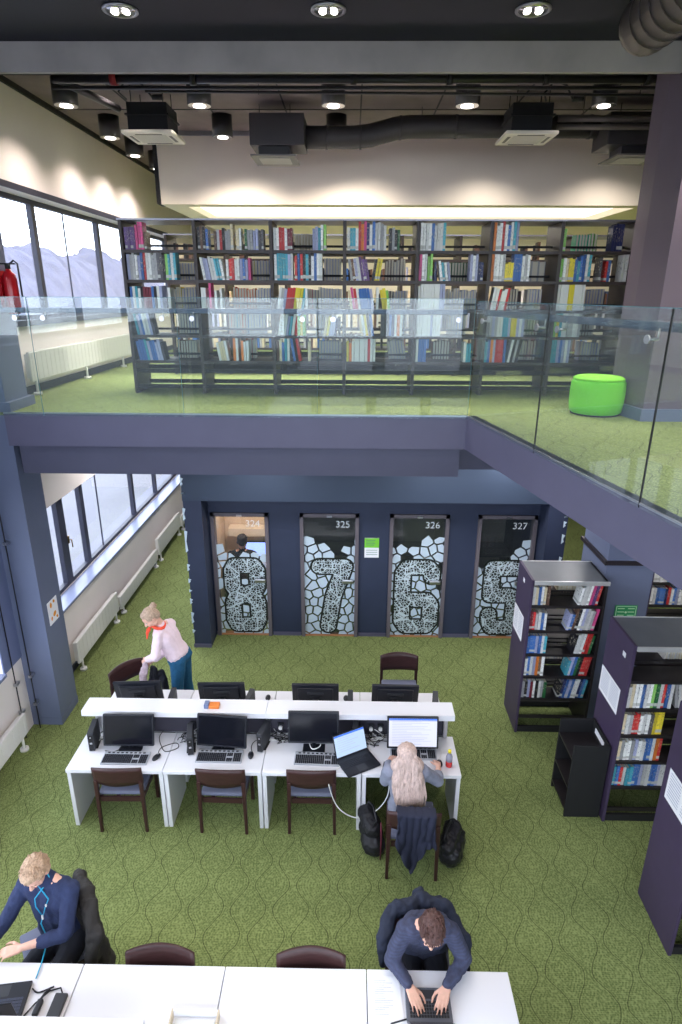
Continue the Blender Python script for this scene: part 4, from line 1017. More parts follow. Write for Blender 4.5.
def mouse(lab):
    e = empty('computer_mouse', (0, 0, 0), 0, lab, 'mouse', 'black computer mice')
    q = MB(); q.ell((0, 0, .012), (.03, .055, .022), sub=3)
    for v in q.bm.verts: v.co.z = max(v.co.z, 0)
    q.build('shell', MONB, e, world=False)
    MB().cyl((-.004, .03, .03), (.004, .03, .03), .008, n=10).build('scroll_wheel', GREYP, e, world=False)
    return e
mo = place(mouse('black mouse right of the left near-side keyboard'), -1.94, 5.05, .731, R(-25))
for x, y, rz, lab in ((-.985, 5.10, 5, 'black mouse right of the second near-side keyboard'), (.93, 5.02, 0, 'black mouse under the hand of the long-haired woman'), (-.93, 6.05, 0, 'black mouse on the far-side desk left of the third rear monitor'), (-.02, 6.06, 0, 'black mouse on the far-side desk left of the fourth rear monitor')):
    c = copy_tree(mo); place(c, x, y, .731, R(rz)); retag(c, lab)
def cable(pts, r, lab, m=CABLE, name='cable'):
    from mathutils.geometry import interpolate_bezier
    P = [Vector(p) for p in pts]; out = []
    for i in range(len(P) - 1):
        a, b = P[i], P[i + 1]; ta = (P[i + 1] - P[max(i - 1, 0)]) / 6; tb = (P[min(i + 2, len(P) - 1)] - P[i]) / 6
        out += list(interpolate_bezier(a, a + ta, b - tb, b, 8))[:-1]
    out.append(P[-1]); o = MB().tube(out, r, 6).build(name, m); return tag(recentre(o), lab, 'cable')
Z = .736
cable([(-1.94, 5.10, Z), (-1.93, 5.2, Z), (-1.80, 5.27, Z), (-1.76, 5.20, Z), (-1.87, 5.14, Z), (-1.95, 5.24, Z), (-2.0, 5.36, Z), (-1.98, 5.44, .75)], .004, 'thin mouse cable looping on the desk right of the left monitor')
cable([(-.985, 5.16, Z), (-1.0, 5.24, Z), (-.97, 5.32, Z), (-.86, 5.36, Z)], .004, 'mouse cable behind the second near-side mouse')
cable([(.93, 5.07, Z), (.97, 5.2, Z), (.92, 5.33, Z), (.86, 5.42, Z)], .004, 'pale mouse cable at the right end desk', CABLEW)
cable([(-.40, 5.26, .80), (-.36, 5.15, .79), (-.28, 5.18, .80), (-.27, 5.26, .84), (-.2, 5.3, .78), (-.1, 5.38, Z)], .006, 'white cable curling below the square-stand monitor', CABLEW)
cable([(-2.5, 5.14, Z), (-2.4, 5.13, Z), (-2.34, 5.2, Z), (-2.4, 5.3, Z)], .0045, 'dark cable curling at the foot of the left monitor')
rc = random.Random(4)
for (cx, nm, pale) in ((-2.55, 'tangle of dark cables beside the leftmost mini computer', .35), (-1.66, 'tangle of dark cables and plugs by the second mini computer', .2), (-.72, 'tangle of dark cables and plugs by the third mini computer', .3), (.24, 'large tangle of black and white cables behind the laptop', .4)):
    e = empty('cable_tangle', (cx, 5.33, .73), 0, nm, 'cables', 'cable tangles under the raised shelf')
    for pale_, mm_ in ((0, CABLE), (1, CABLEW)):
        q = MB()
        for j in range(7 if not pale_ else int(7 * pale)):
            pts = [(cx + rc.uniform(-.1, .16), 5.44, .8 + rc.uniform(0, .12))]
            for k in range(4): pts.append((cx + rc.uniform(-.14, .22), 5.4 - .055 * k + rc.uniform(-.05, .05), .738 + rc.uniform(0, .03)))
            P = [Vector(p) for p in pts]; out = []
            for a, b, c in zip(P, P[1:], P[2:]): out += [a.lerp(b, .5), a.lerp(b, .8).lerp(b.lerp(c, .2), .5), b.lerp(c, .4)]
            q.tube(out, .0045, 5)
        q.build('cables', mm_, e)
    q = MB()
    for k in range(2): q.rbox(cx - .02 + k * .1, cx + .04 + k * .1, 5.41, 5.45, .82, .88, .006)
    q.build('power_socket', DGREY, e)
    q = MB()
    for k in range(2): q.cyl((cx + .01 + k * .1, 5.38, .85), (cx + .01 + k * .1, 5.41, .85), .02, n=12)
    q.build('plug', CABLEW if pale > .25 else CABLE, e)
def laptop(name, lab, lit, w=.36, dpt=.25, ang=105, keym=KEYB, bodym=MONB):
    """local: hinge along +Y edge, user at -Y, origin base centre"""
    e = empty(name, (0, 0, 0), 0, lab, 'laptop')
    b = MB().rbox(-w / 2, w / 2, -dpt / 2, dpt / 2, .003, .022, .005).build('base', bodym, e, world=False)
    q = MB(); kw = w * .86 / 14
    for r_ in range(5):
        for k in range(14): q.box(-w * .43 + k * kw, -w * .43 + (k + .86) * kw, -.02 + r_ * .021, -.003 + r_ * .021, .022, .0245)
    q.build('key_field', keym, b, world=False)
    MB().box(-.05, .05, -dpt / 2 + .015, -.035, .0218, .0228).build('touchpad', DGREY, b, world=False)
    T = Matrix.Translation((0, dpt / 2 - .005, .02)) @ Matrix.Rotation(R(90 - ang), 4, 'X')
    l = MB().rbox(-w / 2, w / 2, 0, .008, 0, dpt * .95, .004, 0, T).build('lid', bodym, e, world=False)
    MB().box(-w / 2 + .012, w / 2 - .012, -.0015, .0005, .018, dpt * .95 - .012, 0, T).build('screen', mat('laptop_lit_screen', (.2, .25, .3), .3, emit=(.55, .72, 1), estr=.62) if lit else SCRN, l, world=False)
    if lit:
        q = MB(); q.box(-w / 2 + .012, w / 2 - .012, -.0022, -.0012, dpt * .95 - .03, dpt * .95 - .012, 0, T)
        q.build('title_bar', MATS['screen_blue'], l, world=False)
        q = MB()
        for k in range(7): q.box(-w / 2 + .04, -w / 2 + .04 + [.2, .14, .24, .18][k % 4], -.0022, -.0012, dpt * .95 - .05 - k * .022, dpt * .95 - .046 - k * .022, 0, T)
        q.build('screen_text', MATS['screen_grey'], l, world=False)
    return e
place(laptop('laptop', 'open black laptop with lit screen standing skewed at the desk edge', True, .37, .26, 112), .115, 5.01, .731, R(29))
place(laptop('laptop', 'dark laptop with keys at the bottom left corner of the front table', False, .36, .25, 100, mat('laptop_keys', srgb(60, 64, 84), .5)), -2.30, 2.73, .731, R(188))
place(laptop('laptop', 'small laptop the man in the dark sweater is typing on', False, .30, .215, 125, KEYB, mat('laptop_grey', srgb(96, 100, 112), .4)), .555, 2.775, .731, PI)
e = empty('phone', (.40, 4.96, .73), R(-12), 'black phone lying at the desk edge beside the open laptop', 'phone')
MB().rbox(-.045, .045, -.075, .075, .001, .011, .004).build('body', MONB, e, world=False); MB().box(-.039, .039, -.066, .066, .0108, .0118).build('screen', SCRN, e, world=False)
cable([(.41, 4.885, .74), (.42, 4.85, .70), (.40, 4.82, .5), (.28, 4.8, .33), (.1, 4.78, .27), (-.08, 4.79, .38), (-.17, 4.82, .6), (-.17, 4.86, .70), (-.12, 4.9, .737), (-.06, 4.97, .74)], .006, 'white cable sagging below the desk edge from phone to laptop', CABLEW)
# drink bottle
e = empty('drink_bottle', (1.02, 5.0, .73), 0, 'small bottle of red drink with yellow cap at the right desk end', 'bottle')
MB().lathe((1.02, 5.0, 0), [(.028, .731), (.032, .737), (.032, .80), (.030, .80)], 20).build('drink', mat('red_drink', srgb(190, 50, 50), .2), e)
MB().lathe((1.02, 5.0, 0), [(.033, .80), (.033, .845), (.024, .875), (.013, .89), (.013, .9)], 20).build('clear_top', mat('clear_plastic', srgb(150, 150, 165), .15), e)
MB().lathe((1.02, 5.0, 0), [(.017, .898), (.017, .925), (.015, .928)], 20).build('cap', mat('yellow_cap', srgb(240, 220, 40), .4), e)
e = empty('card_box', (-1.43, 5.6, 1.10), 0, 'orange card lying beside a small grey box on the raised shelf', 'card')
MB().rbox(-1.45, -1.345, 5.36, 5.44, 1.101, 1.135, .004).build('orange_card', ORANGE, e); MB().rbox(-1.50, -1.452, 5.36, 5.44, 1.101, 1.15, .004).build('grey_end', mat('slate_blue_box', srgb(110, 124, 160), .5), e)
# front table things
e = empty('power_adapter', (-1.90, 2.73, .73), 0, 'flat dark laptop power adapter on the front table', 'power adapter')
MB().rbox(-1.945, -1.86, 2.64, 2.80, .731, .76, .008).build('body', DGREY, e)
MB().tube([(-1.90, 2.80, .745), (-1.93, 2.84, .742), (-2.0, 2.82, .738), (-2.06, 2.74, .738), (-2.1, 2.66, .738)], .005).build('cord', CABLE, e)
cable([(-2.12, 2.83, .745), (-2.07, 2.81, .738), (-1.98, 2.85, .738)], .005, 'short black cable with a plug beside the dark laptop')
e = empty('plug', (-2.02, 2.73, .73), 0, 'black plug lying between dark laptop and power adapter', 'plug')
q = MB(); q.rbox(-2.045, -2.005, 2.66, 2.76, .731, .765, .01); q.tube([(-2.03, 2.76, .75), (-2.02, 2.80, .745), (-2.0, 2.83, .74)], .008); q.build('plug_body', MONB, e)
e = empty('paper_pad', (.27, 2.82, .73), 0, 'loose sheets of white paper beside the typing man', 'paper')
for k in range(3): MB().box(-.1, .1, -.145, .145, .0005 + k * .0012, .0015 + k * .0012, 0, Matrix.Translation((.27 + .006 * k, 2.82 - .005 * k, .731)) @ Matrix.Rotation(R(k * 1.5), 4, 'Z')).build('sheet', PAPER, e)
q = MB()
for k in range(16): q.box(.20, .26 + .07 * rc.random(), 2.93 - k * .014, 2.9315 - k * .014, .7351, .7356)
q.build('printed_lines', mat('pale_print'), e)
e = empty('pen', (.36, 2.70, .73), 0, 'dark pen lying in front of the paper beside the laptop', 'pen')
MB().cyl((.30, 2.665, .737), (.41, 2.695, .737), .005, n=10).build('barrel', MONB, e); MB().cyl((.30, 2.665, .737), (.293, 2.663, .737), .005, .001, n=10).build('tip', STEEL, e)
e = empty('document_tray', (-.97, 2.55, .73), 0, 'shallow white tray with pale wooden ends on the front table', 'tray')
MB().box(-1.12, -.82, 2.42, 2.69, .731, .738).build('bottom', PAPER, e)
for a in (-1.125, -.825): MB().box(a, a + .01, 2.42, 2.69, .731, .80).build('wooden_end', mat('pale_wood', srgb(205, 190, 165), .6), e)
MB().box(-1.115, -.825, 2.68, 2.69, .738, .80).build('rear_wall', PAPER, e)
MB().box(-1.1, -.84, 2.43, 2.66, .739, .755).build('papers', mat('stack_paper', srgb(215, 215, 215), .8), e)
# things in study room 324: desk, screen, seated figure silhouette
e = empty('desk', (-1.7, 10.1, 0), 0, 'desk against the wall inside the lit study room 324', 'desk', 'study room desks')
MB().rbox(-2.2, -1.1, 9.9, 10.4, .62, .65, .004).build('desktop', DESK, e)
for x in (-2.15, -1.15): MB().box(x - .02, x + .02, 9.92, 10.36, 0, .62).build('leg_panel', DGREY, e)
e = empty('screen', (-1.6, 10.13, .65), 0, 'bright bluish computer screen inside study room 324', 'monitor')
MB().rbox(-1.93, -1.38, 10.12, 10.15, .74, 1.04, .006).build('housing', MONB, e)
MB().box(-1.91, -1.40, 10.116, 10.121, .76, 1.02).build('screen', mat('room_screen', (.2, .3, .8), .4, emit=(.35, .45, 1), estr=1.6), e)
MB().rbox(-1.73, -1.57, 10.08, 10.22, .651, .665, .004).build('base', MONB, e); MB().box(-1.68, -1.62, 10.14, 10.16, .665, .8).build('stand_post', MONB, e)
e = empty('wall_shelf', (-1.6, 10.3, 1.1), 0, 'pale shelf box on the wall inside study room 324', 'shelf')
MB().rbox(-2.15, -1.06, 10.18, 10.40, 1.10, 1.26, .01).build('shelf_box', mat('shelf_box_cream', srgb(235, 215, 190), .7), e)
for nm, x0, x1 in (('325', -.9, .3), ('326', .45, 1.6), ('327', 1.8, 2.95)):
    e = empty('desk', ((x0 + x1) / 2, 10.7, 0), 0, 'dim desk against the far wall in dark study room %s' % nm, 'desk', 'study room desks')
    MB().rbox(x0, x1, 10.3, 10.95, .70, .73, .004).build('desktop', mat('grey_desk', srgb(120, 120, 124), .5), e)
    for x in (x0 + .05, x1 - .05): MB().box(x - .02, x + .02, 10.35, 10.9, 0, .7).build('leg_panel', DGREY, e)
    e = empty('screen', ((x0 + x1) / 2, 11.1, 1.2), 0, 'dark wall-mounted screen in study room %s' % nm, 'monitor', 'wall screens in the dark study rooms')
    MB().rbox(x0 + .1, x1 - .15, 11.12, 11.17, 1.15, 1.7, .006).build('housing', MONB, e)
# ================================================================= PEOPLE
def remesh(mb, name, m, parent, voxel=.008, smooth=4, disp=None, world=True):
    me = bpy.data.meshes.new('t'); mb.bm.to_mesh(me); mb.bm.free()
    o = bpy.data.objects.new('tmp', me); col.objects.link(o)
    r = o.modifiers.new('r', 'REMESH'); r.mode = 'VOXEL'; r.voxel_size = voxel; r.use_smooth_shade = True
    if smooth: s = o.modifiers.new('s', 'SMOOTH'); s.iterations = smooth; s.factor = .5
    bpy.context.view_layer.update()
    m2 = bpy.data.meshes.new_from_object(o.evaluated_get(bpy.context.evaluated_depsgraph_get()))
    bpy.data.objects.remove(o)
    if disp:
        nn = [v.normal.copy() for v in m2.vertices]
        for v, n_ in zip(m2.vertices, nn): v.co += n_ * disp(v.co)
    m2.name = name
    if parent is not None: m2.transform(wm(parent).inverted())
    m2.materials.clear(); m2.materials.append(m)
    for p in m2.polygons: p.use_smooth = True
    q = bpy.data.objects.new(name, m2); col.objects.link(q); q.parent = parent
    return q
def V(*a): return Vector(a)
def frame(fwd, upv):
    f = Vector(fwd).normalized(); u = Vector(upv); u = (u - f * u.dot(f)).normalized(); r_ = f.cross(u)
    return r_, f, u   # right, forward, up
def head_shapes(q, c, fwd, upv, s=1.0):
    """c: head centre (eye level, middle of the skull)"""
    r_, f, u = frame(fwd, upv); M3 = Matrix((r_, f, u)).transposed().to_4x4(); P = lambda x, y, z: Vector(c) + (r_ * x + f * y + u * z) * s
    E = lambda x, y, z, a, b, c_: q.ell(P(x, y, z), (a * s, b * s, c_ * s), M3, sub=3)
    E(0, -.012, .035, .077, .096, .085); E(0, .028, -.035, .060, .064, .075); E(0, .055, -.085, .034, .03, .028)
    E(0, .04, .03, .06, .055, .05)
    for sx in (-1, 1):
        E(sx * .04, .055, -.03, .022, .022, .025); E(sx * .033, .083, .021, .024, .012, .009); E(sx * .076, -.005, -.012, .010, .016, .028); E(sx * .048, .01, -.07, .02, .035, .02)
    q.cap(P(0, .088, .01), .009 * s, P(0, .112, -.028), .013 * s); E(-.012, .1, -.032, .008, .009, .007); E(.012, .1, -.032, .008, .009, .007)
    E(0, .089, -.058, .022, .009, .006); E(0, .087, -.068, .019, .009, .006)
    return P, M3
def eyes(P, M3, e, s=1.0, closed=False):
    q = MB()
    for sx in (-1, 1): q.ell(P(sx * .031, .084, .004), (.013 * s, .010 * s, .009 * s), M3, 0, 2); q.ell(P(sx * .031, .0935, .003), (.006 * s, .002 * s, .006 * s), M3, 1, 2)
    q.build('eyes', [mat('eye_white', srgb(230, 225, 220), .3), mat('eye_iris', srgb(60, 70, 80), .3)], e)
    q = MB(); q.ell(P(0, .0965, -.059), (.021 * s, .004 * s, .0045 * s), M3, 0, 2); q.ell(P(0, .0945, -.067), (.018 * s, .004 * s, .005 * s), M3, 0, 2)
    q.build('lips', mat('lips', srgb(196, 120, 112), .5), e)
    q = MB()
    for sx in (-1, 1): q.cap(P(sx * .016, .094, .026), .0035 * s, P(sx * .048, .08, .03), .0025 * s)
    q.build('eyebrows', mat('eyebrow_brown', srgb(120, 92, 70), .8), e)
def hand_shapes(q, wrist, dirv, normal, thumb, curl=.35, spread=.09, s=1.0, curls=None):
    """dirv: wrist->fingers, normal: back of the hand, thumb: +1/-1 side along dirv x normal"""
    d_ = Vector(dirv).normalized(); n_ = Vector(normal); n_ = (n_ - d_ * n_.dot(d_)).normalized(); w_ = d_.cross(n_) * thumb
    W = Vector(wrist)
    P = lambda a, b, c: W + (d_ * a + w_ * b + n_ * c) * s
    offs = [.030, .010, -.011, -.031]; lens = [.072, .080, .074, .058]; kn = [.088, .092, .088, .08]
    for o_, k in zip(offs, kn): q.cap(P(.004, o_ * .62, 0), .015 * s, P(k, o_, .002), .0105 * s)
    q.cap(P(.03, .02, -.006), .014 * s, P(.06, -.02, -.006), .014 * s)
    for i, (o_, L_, k) in enumerate(zip(offs, lens, kn)):
        cu = (curls[i] if curls else curl); a = 0; p0 = P(k, o_, .002); sp = (o_ / .03) * spread
        fd = (d_ * math.cos(sp) + w_ * math.sin(sp)).normalized(); rr = .0088 if i < 3 else .0076
        for j, fr in enumerate((.46, .30, .24)):
            a += cu * (1, 1.15, .8)[j]; dd_ = fd * math.cos(a) - n_ * math.sin(a); p1 = p0 + dd_ * L_ * fr * s
            q.cap(p0, rr * s, p1, rr * .9 * s); p0 = p1; rr *= .9
    t0 = P(.018, .028, -.006); t1 = P(.052, .058, -.014); t2 = P(.082, .066, -.022); t3 = P(.104, .064, -.03)
    q.cap(t0, .014 * s, t1, .0115 * s); q.cap(t1, .0105 * s, t2, .0095 * s); q.cap(t2, .0092 * s, t3, .0078 * s)
def limb(q, pts, infl=0):
    for (a, ra), (b, rb_) in zip(pts, pts[1:]): q.cap(a, ra + infl, b, rb_ + infl)
def torso(q, pel, waist, chest, shL, shR, neck, infl=0, w=1.0, belly=0, sel=None):
    """pelvis, waist, chest points; broad flattened capsules across"""
    ax = (Vector(shR) - Vector(shL)).normalized()
    pv, wv, cv = Vector(pel), Vector(waist), Vector(chest)
    parts = [(pv, .105 * w, .085, wv, .105 * w, .06)]
    i = infl
    q.cap(pv - ax * .075 * w, .105 + i, wv - ax * .055 * w, .092 + i); q.cap(pv + ax * .075 * w, .105 + i, wv + ax * .055 * w, .092 + i); q.cap(pv, .11 + i, wv, .1 + i + belly)
    q.cap(wv - ax * .055 * w, .092 + i, cv - ax * .075 * w, .1 + i); q.cap(wv + ax * .055 * w, .092 + i, cv + ax * .075 * w, .1 + i); q.cap(wv, .1 + i + belly, cv, .105 + i)
    sl, sr, nk = Vector(shL), Vector(shR), Vector(neck)
    q.cap(cv - ax * .07 * w, .1 + i, sl.lerp(nk, .3), .062 + i); q.cap(cv + ax * .07 * w, .1 + i, sr.lerp(nk, .3), .062 + i); q.cap(cv, .1 + i, nk.lerp(cv, .3), .07 + i)
    q.cap(sl, .058 + i, nk, .05 + i * .5); q.cap(sr, .058 + i, nk, .05 + i * .5)
def wrinkle(amp, sc, seed=0):
    return lambda c: amp * noise.noise((c.x * sc + seed, c.y * sc, c.z * sc * .6)) + amp * .4 * noise.noise((c.x * sc * 2.6, c.y * sc * 2.6 + seed, c.z * sc * 2))

def person(name, J, skinm, top_m, leg_m, shoe_m, lab, female=False, forearm_bare=(0, 0), hs=1.0, w=1.0, hc=(.35, .35), hn=None, hd=None, curls=(None, None), neckline=0, voxb=.006):
    e = empty(name, (J['pel'][0], J['pel'][1], J.get('base', 0)), 0, lab, 'person')
    q = MB()
    P, M3 = head_shapes(q, J['head'], J['fwd'], J['up'], hs)
    q.cap(P(0, -.02, -.05), .05, J['neck'], .054)
    torso(q, J['pel'], J['waist'], J['chest'], J['shL'], J['shR'], J['neck'], 0, w)
    for s, t in (('L', 0), ('R', 1)):
        ws = Vector(J['wr' + s]); el = Vector(J['el' + s])
        limb(q, [(J['sh' + s], .05), (el, .037)]); limb(q, [(el, .037), (el.lerp(ws, .3), .038), (ws, .0245)])
        dv_ = Vector(hd[t]) if hd and hd[t] else ws - el
        side = {'L': 1, 'R': -1}[s]
        hand_shapes(q, ws + dv_.normalized() * .01, dv_, hn[t] if hn else (0, 0, 1), J.get('th' + s, side), hc[t], s=1.0 if not female else .9, curls=curls[t])
        if 'kn' + s in J:
            limb(q, [(J['hip' + s], .085), (J['kn' + s], .055)]); limb(q, [(J['kn' + s], .054), (Vector(J['kn' + s]).lerp(Vector(J['an' + s]), .35), .052), (J['an' + s], .034)]); q.cap(J['an' + s], .034, J['toe' + s], .026)
    b = remesh(q, 'body', skinm, e, voxb, 3)
    eyes(P, M3, e, hs)
    # top
    q = MB(); torso(q, Vector(J['pel']).lerp(Vector(J['waist']), .5 if female else .15), J['waist'], J['chest'], J['shL'], J['shR'], Vector(J['neck']) - (Vector(J['neck']) - Vector(J['chest'])).normalized() * (.02 + neckline), .013, w)
    for s, t in (('L', 0), ('R', 1)):
        ws = Vector(J['wr' + s]); el = Vector(J['el' + s])
        limb(q, [(J['sh' + s], .052), (el, .042)], .014)
        end = el.lerp(ws, .93 - forearm_bare[t]); limb(q, [(el, .042), (el.lerp(ws, .3), .041), (end, .030)], .012)
    q.cap(Vector(J['neck']) - (Vector(J['neck']) - Vector(J['chest'])).normalized() * .02, .07, Vector(J['neck']).lerp(Vector(J['head']), J.get('collar', .2)), .062)
    tp = remesh(q, 'sweater', top_m, e, .008, 5, wrinkle(.009, 14, len(name)))
    if 'knL' in J:
        q = MB()
        ax = (Vector(J['shR']) - Vector(J['shL'])).normalized(); pv = Vector(J['pel'])
        q.cap(pv - ax * .07, .112, pv + ax * .07, .112)
        for s in 'LR': q.cap(pv + ax * (.07 if s == 'R' else -.07), .118, J['hip' + s], .1); limb(q, [(J['hip' + s], .09), (J['kn' + s], .06), (Vector(J['kn' + s]).lerp(Vector(J['an' + s]), .35), .056), (J['an' + s], .043)], .010)
        remesh(q, 'trousers', leg_m, e, .009, 4, wrinkle(.006, 12, 3))
        for s in 'LR':
            q = MB(); a = Vector(J['an' + s]); t_ = Vector(J['toe' + s]); q.cap(a, .05, t_, .036); q.cap(a, .048, a + (a - t_).normalized() * .03, .042); remesh(q, 'shoe', shoe_m, e, .008, 3)
    return e, P, M3, b
def hair_short(P, M3, e, m, s=1.0, seed=0, front=.0):
    q = MB(); E = lambda x, y, z, a, b, c_: q.ell(P(x, y, z), (a * s, b * s, c_ * s), M3, sub=3)
    E(0, -.024, .047, .083, .097, .088); E(0, -.06, .0, .068, .058, .07); E(0, .038 + front, .092, .058, .045, .032)
    for sx in (-1, 1): E(sx * .062, .0, .05, .024, .05, .045); E(sx * .068, -.03, .0, .02, .04, .045)
    c = P(0, 0, 0)
    def dp(v):
        w_ = M3.inverted() @ (v - c)
        return .006 * noise.noise((w_.x * 60 + seed, w_.y * 18, w_.z * 50)) + .005 * noise.noise((w_.x * 22, w_.y * 12 + seed, w_.z * 20))
    h = remesh(q, 'hair', m, e, .005, 2, dp)
    # short tufts combed over the crown
    q = MB(); rr = random.Random(seed)
    for k in range(170):
        a = rr.uniform(-PI, PI); t = rr.uniform(.0, 1.25)
        n_ = V(math.sin(t) * math.cos(a), math.sin(t) * math.sin(a), math.cos(t))
        b0 = V(n_.x * .080, n_.y * .094 - .022, n_.z * .085 + .047)
        if b0.y > .055 and b0.z < .07: continue
        d0 = V(rr.uniform(-.3, .3), .5 - (.9 if b0.y < -.04 else 0), -.1 + (-.5 if b0.y < -.04 else 0)).normalized()
        b1 = b0 + (d0 * .022 + n_ * .005); b2 = b0 + d0 * .038 + n_ * -.001
        q.tube([P(*b0), P(*b1), P(*b2)], .004 * s, 5, rs=[.005 * s, .004 * s, .001 * s])
    q.build('hair_tufts', m, e)
    return h
HB = mat('blond_hair', srgb(188, 158, 132), .55, nscale=60, namt=.25, bump=.5, bscale=220)
HBR = mat('brown_hair', srgb(84, 58, 54), .5, nscale=60, namt=.3, bump=.5, bscale=220)
HLB = mat('long_blond_hair', srgb(196, 172, 164), .45, nscale=70, namt=.22, bump=.6, bscale=160, stretch=(1, 1, .08))
KNIT = lambda n_, c, a=.12: mat(n_, c, .9, nscale=25, namt=a, bump=.35, bscale=260)
def stripes(m):
    nt = m.node_tree; N = nt.nodes.new; L = nt.links.new; b = nt.nodes['Principled BSDF']; src = b.inputs['Base Color'].links[0].from_socket
    tc = N('ShaderNodeTexCoord'); w_ = N('ShaderNodeTexWave'); w_.bands_direction = 'Z'; w_.inputs['Scale'].default_value = 14; w_.inputs['Distortion'].default_value = 2.5; w_.inputs['Detail'].default_value = 3
    L(tc.outputs['Object'], w_.inputs['Vector']); k = N('ShaderNodeMix'); k.data_type = 'RGBA'; k.blend_type = 'MULTIPLY'; mr = N('ShaderNodeMapRange'); mr.inputs[3].default_value = 0; mr.inputs[4].default_value = .5
    L(w_.outputs['Fac'], mr.inputs[0]); L(mr.outputs[0], k.inputs[0]); L(src, k.inputs[6]); k.inputs[7].default_value = (.75, .6, .55, 1); L(k.outputs[2], b.inputs['Base Color'])
    return m
SHOE = mat('dark_shoe', srgb(36, 34, 38), .5)
DENIM = mat('blue_jeans', srgb(34, 92, 132), .8, nscale=30, namt=.12, bump=.2, bscale=200)
DTR = mat('dark_trousers', srgb(34, 36, 46), .85)

# --- typing man
J = dict(collar=.5, head=(.58, 2.985, 1.165), fwd=(-.06, -.74, -.66), up=(0, -.62, .74), neck=(.58, 3.10, 1.07), chest=(.58, 3.19, .90), waist=(.575, 3.27, .70), pel=(.575, 3.32, .54),
         shL=(.735, 3.10, .995), shR=(.415, 3.10, .995), elL=(.835, 3.04, .81), elR=(.325, 3.03, .81), wrL=(.685, 2.86, .80), wrR=(.435, 2.86, .80),
         hipL=(.66, 3.25, .53), hipR=(.49, 3.25, .53), knL=(.70, 2.84, .50), knR=(.45, 2.84, .50), anL=(.72, 2.95, .09), anR=(.43, 2.95, .09), toeL=(.74, 2.80, .045), toeR=(.41, 2.80, .045))
e, P, M3, b = person('person', J, SKIN, stripes(KNIT('dark_blue_knit', srgb(66, 72, 98), .2)), DTR, SHOE, 'man in dark blue-grey sweater bent over a small laptop, typing with both hands',
    w=.96, hn=((0, 0, 1), (0, 0, 1)), hd=((-.42, -.9, -.12), (.36, -.92, -.12)), hc=(.3, .3), curls=((.32, .22, .26, .34), (.26, .3, .2, .36)))
hair_short(P, M3, e, HBR, seed=3)
# --- man in navy, bottom left
J = dict(collar=.38, head=(-2.235, 3.29, 1.26), fwd=(-.12, -.78, -.60), up=(.0, -.5, .82), neck=(-2.20, 3.35, 1.13), chest=(-2.19, 3.36, .95), waist=(-2.19, 3.38, .72), pel=(-2.19, 3.42, .54),
         shL=(-2.03, 3.32, 1.05), shR=(-2.38, 3.36, 1.05), elL=(-2.035, 3.17, .80), elR=(-2.52, 3.24, .80), wrL=(-2.31, 3.07, .79), wrR=(-2.56, 3.04, .80),
         hipL=(-2.06, 3.37, .53), hipR=(-2.22, 3.37, .53), knL=(-2.10, 2.95, .50), knR=(-2.36, 2.97, .50), anL=(-2.10, 3.02, .09), anR=(-2.38, 3.02, .09), toeL=(-2.10, 2.87, .045), toeR=(-2.40, 2.87, .045))
e, P, M3, b = person('person', J, SKIN, KNIT('navy_knit', srgb(44, 54, 88), .14), DTR, SHOE, 'blond man in navy top with blue earphone cable, looking down at bottom left',
    forearm_bare=(.36, .3), hn=((0, -.3, 1), (0, -.2, 1)), hd=((-.95, -.28, -.08), (-.1, -.95, -.1)), hc=(.35, .3))
hair_short(P, M3, e, HB, seed=9, front=.006)
TEALC = mat('teal_earphone_cable', srgb(40, 160, 200), .4)
q = MB(); c = Vector(J['chest'])
for sx in (-1, 1): q.tube([P(sx * .082, .004, -.02), P(sx * .075, .03, -.10), (-2.20 + sx * .05, 3.235, 1.06), (-2.21 + sx * .035, 3.22, 1.0), (-2.21, 3.225, .90)], .0045, 6)
q.tube([(-2.21, 3.225, .90), (-2.24, 3.23, .82), (-2.2, 3.2, .74), (-2.16, 3.10, .735), (-2.14, 3.0, .737), (-2.13, 2.9, .737)], .0045, 6)
q.build('earphone_cable', TEALC, e)
q = MB(); q.rbox(-2.216, -2.204, 3.213, 3.223, .88, .92, .002); q.rbox(-2.17, -2.16, 3.21, 3.22, 1.01, 1.03, .002); q.build('earphone_remote', CABLEW, e)

# --- woman with long hair at the lit screen
TOPG = KNIT('grey_knit', srgb(134, 138, 156), .08)
J = dict(head=(.56, 4.685, 1.13), fwd=(.05, .97, -.22), up=(0, .22, .97), neck=(.56, 4.67, 1.03), chest=(.565, 4.67, .91), waist=(.57, 4.62, .70), pel=(.58, 4.58, .54),
         shL=(.40, 4.65, .975), shR=(.72, 4.65, .975), elL=(.36, 4.72, .80), elR=(.875, 4.72, .80), wrL=(.42, 4.98, .785), wrR=(.90, 4.91, .81),
         hipL=(.50, 4.66, .53), hipR=(.66, 4.66, .53), knL=(.48, 5.05, .50), knR=(.68, 5.05, .50), anL=(.48, 5.05, .09), anR=(.68, 5.02, .09), toeL=(.48, 5.18, .045), toeR=(.68, 5.16, .045))
e, P, M3, b = person('person', J, SKIN, TOPG, DTR, SHOE, 'seated woman in grey top with very long pale blond hair, seen from behind', female=True, forearm_bare=(0, .45),
    hn=((0, 0, 1), (.3, 0, 1)), hd=((.5, .85, -.05), (0, .95, -.25)), hc=(.3, .45), w=.88)
q = MB(); E = lambda x, y, z, a, b_, c_: q.ell(P(x, y, z), (a, b_, c_), M3, sub=3)
E(0, -.02, .042, .094, .106, .09); E(0, -.06, -.015, .09, .07, .09)
tops_ = [(P(0, -.075, -.02), .085), (V(.56, 4.61, 1.08), .098), (V(.565, 4.555, .95), .095), (V(.575, 4.52, .83), .085), (V(.585, 4.505, .73), .06)]
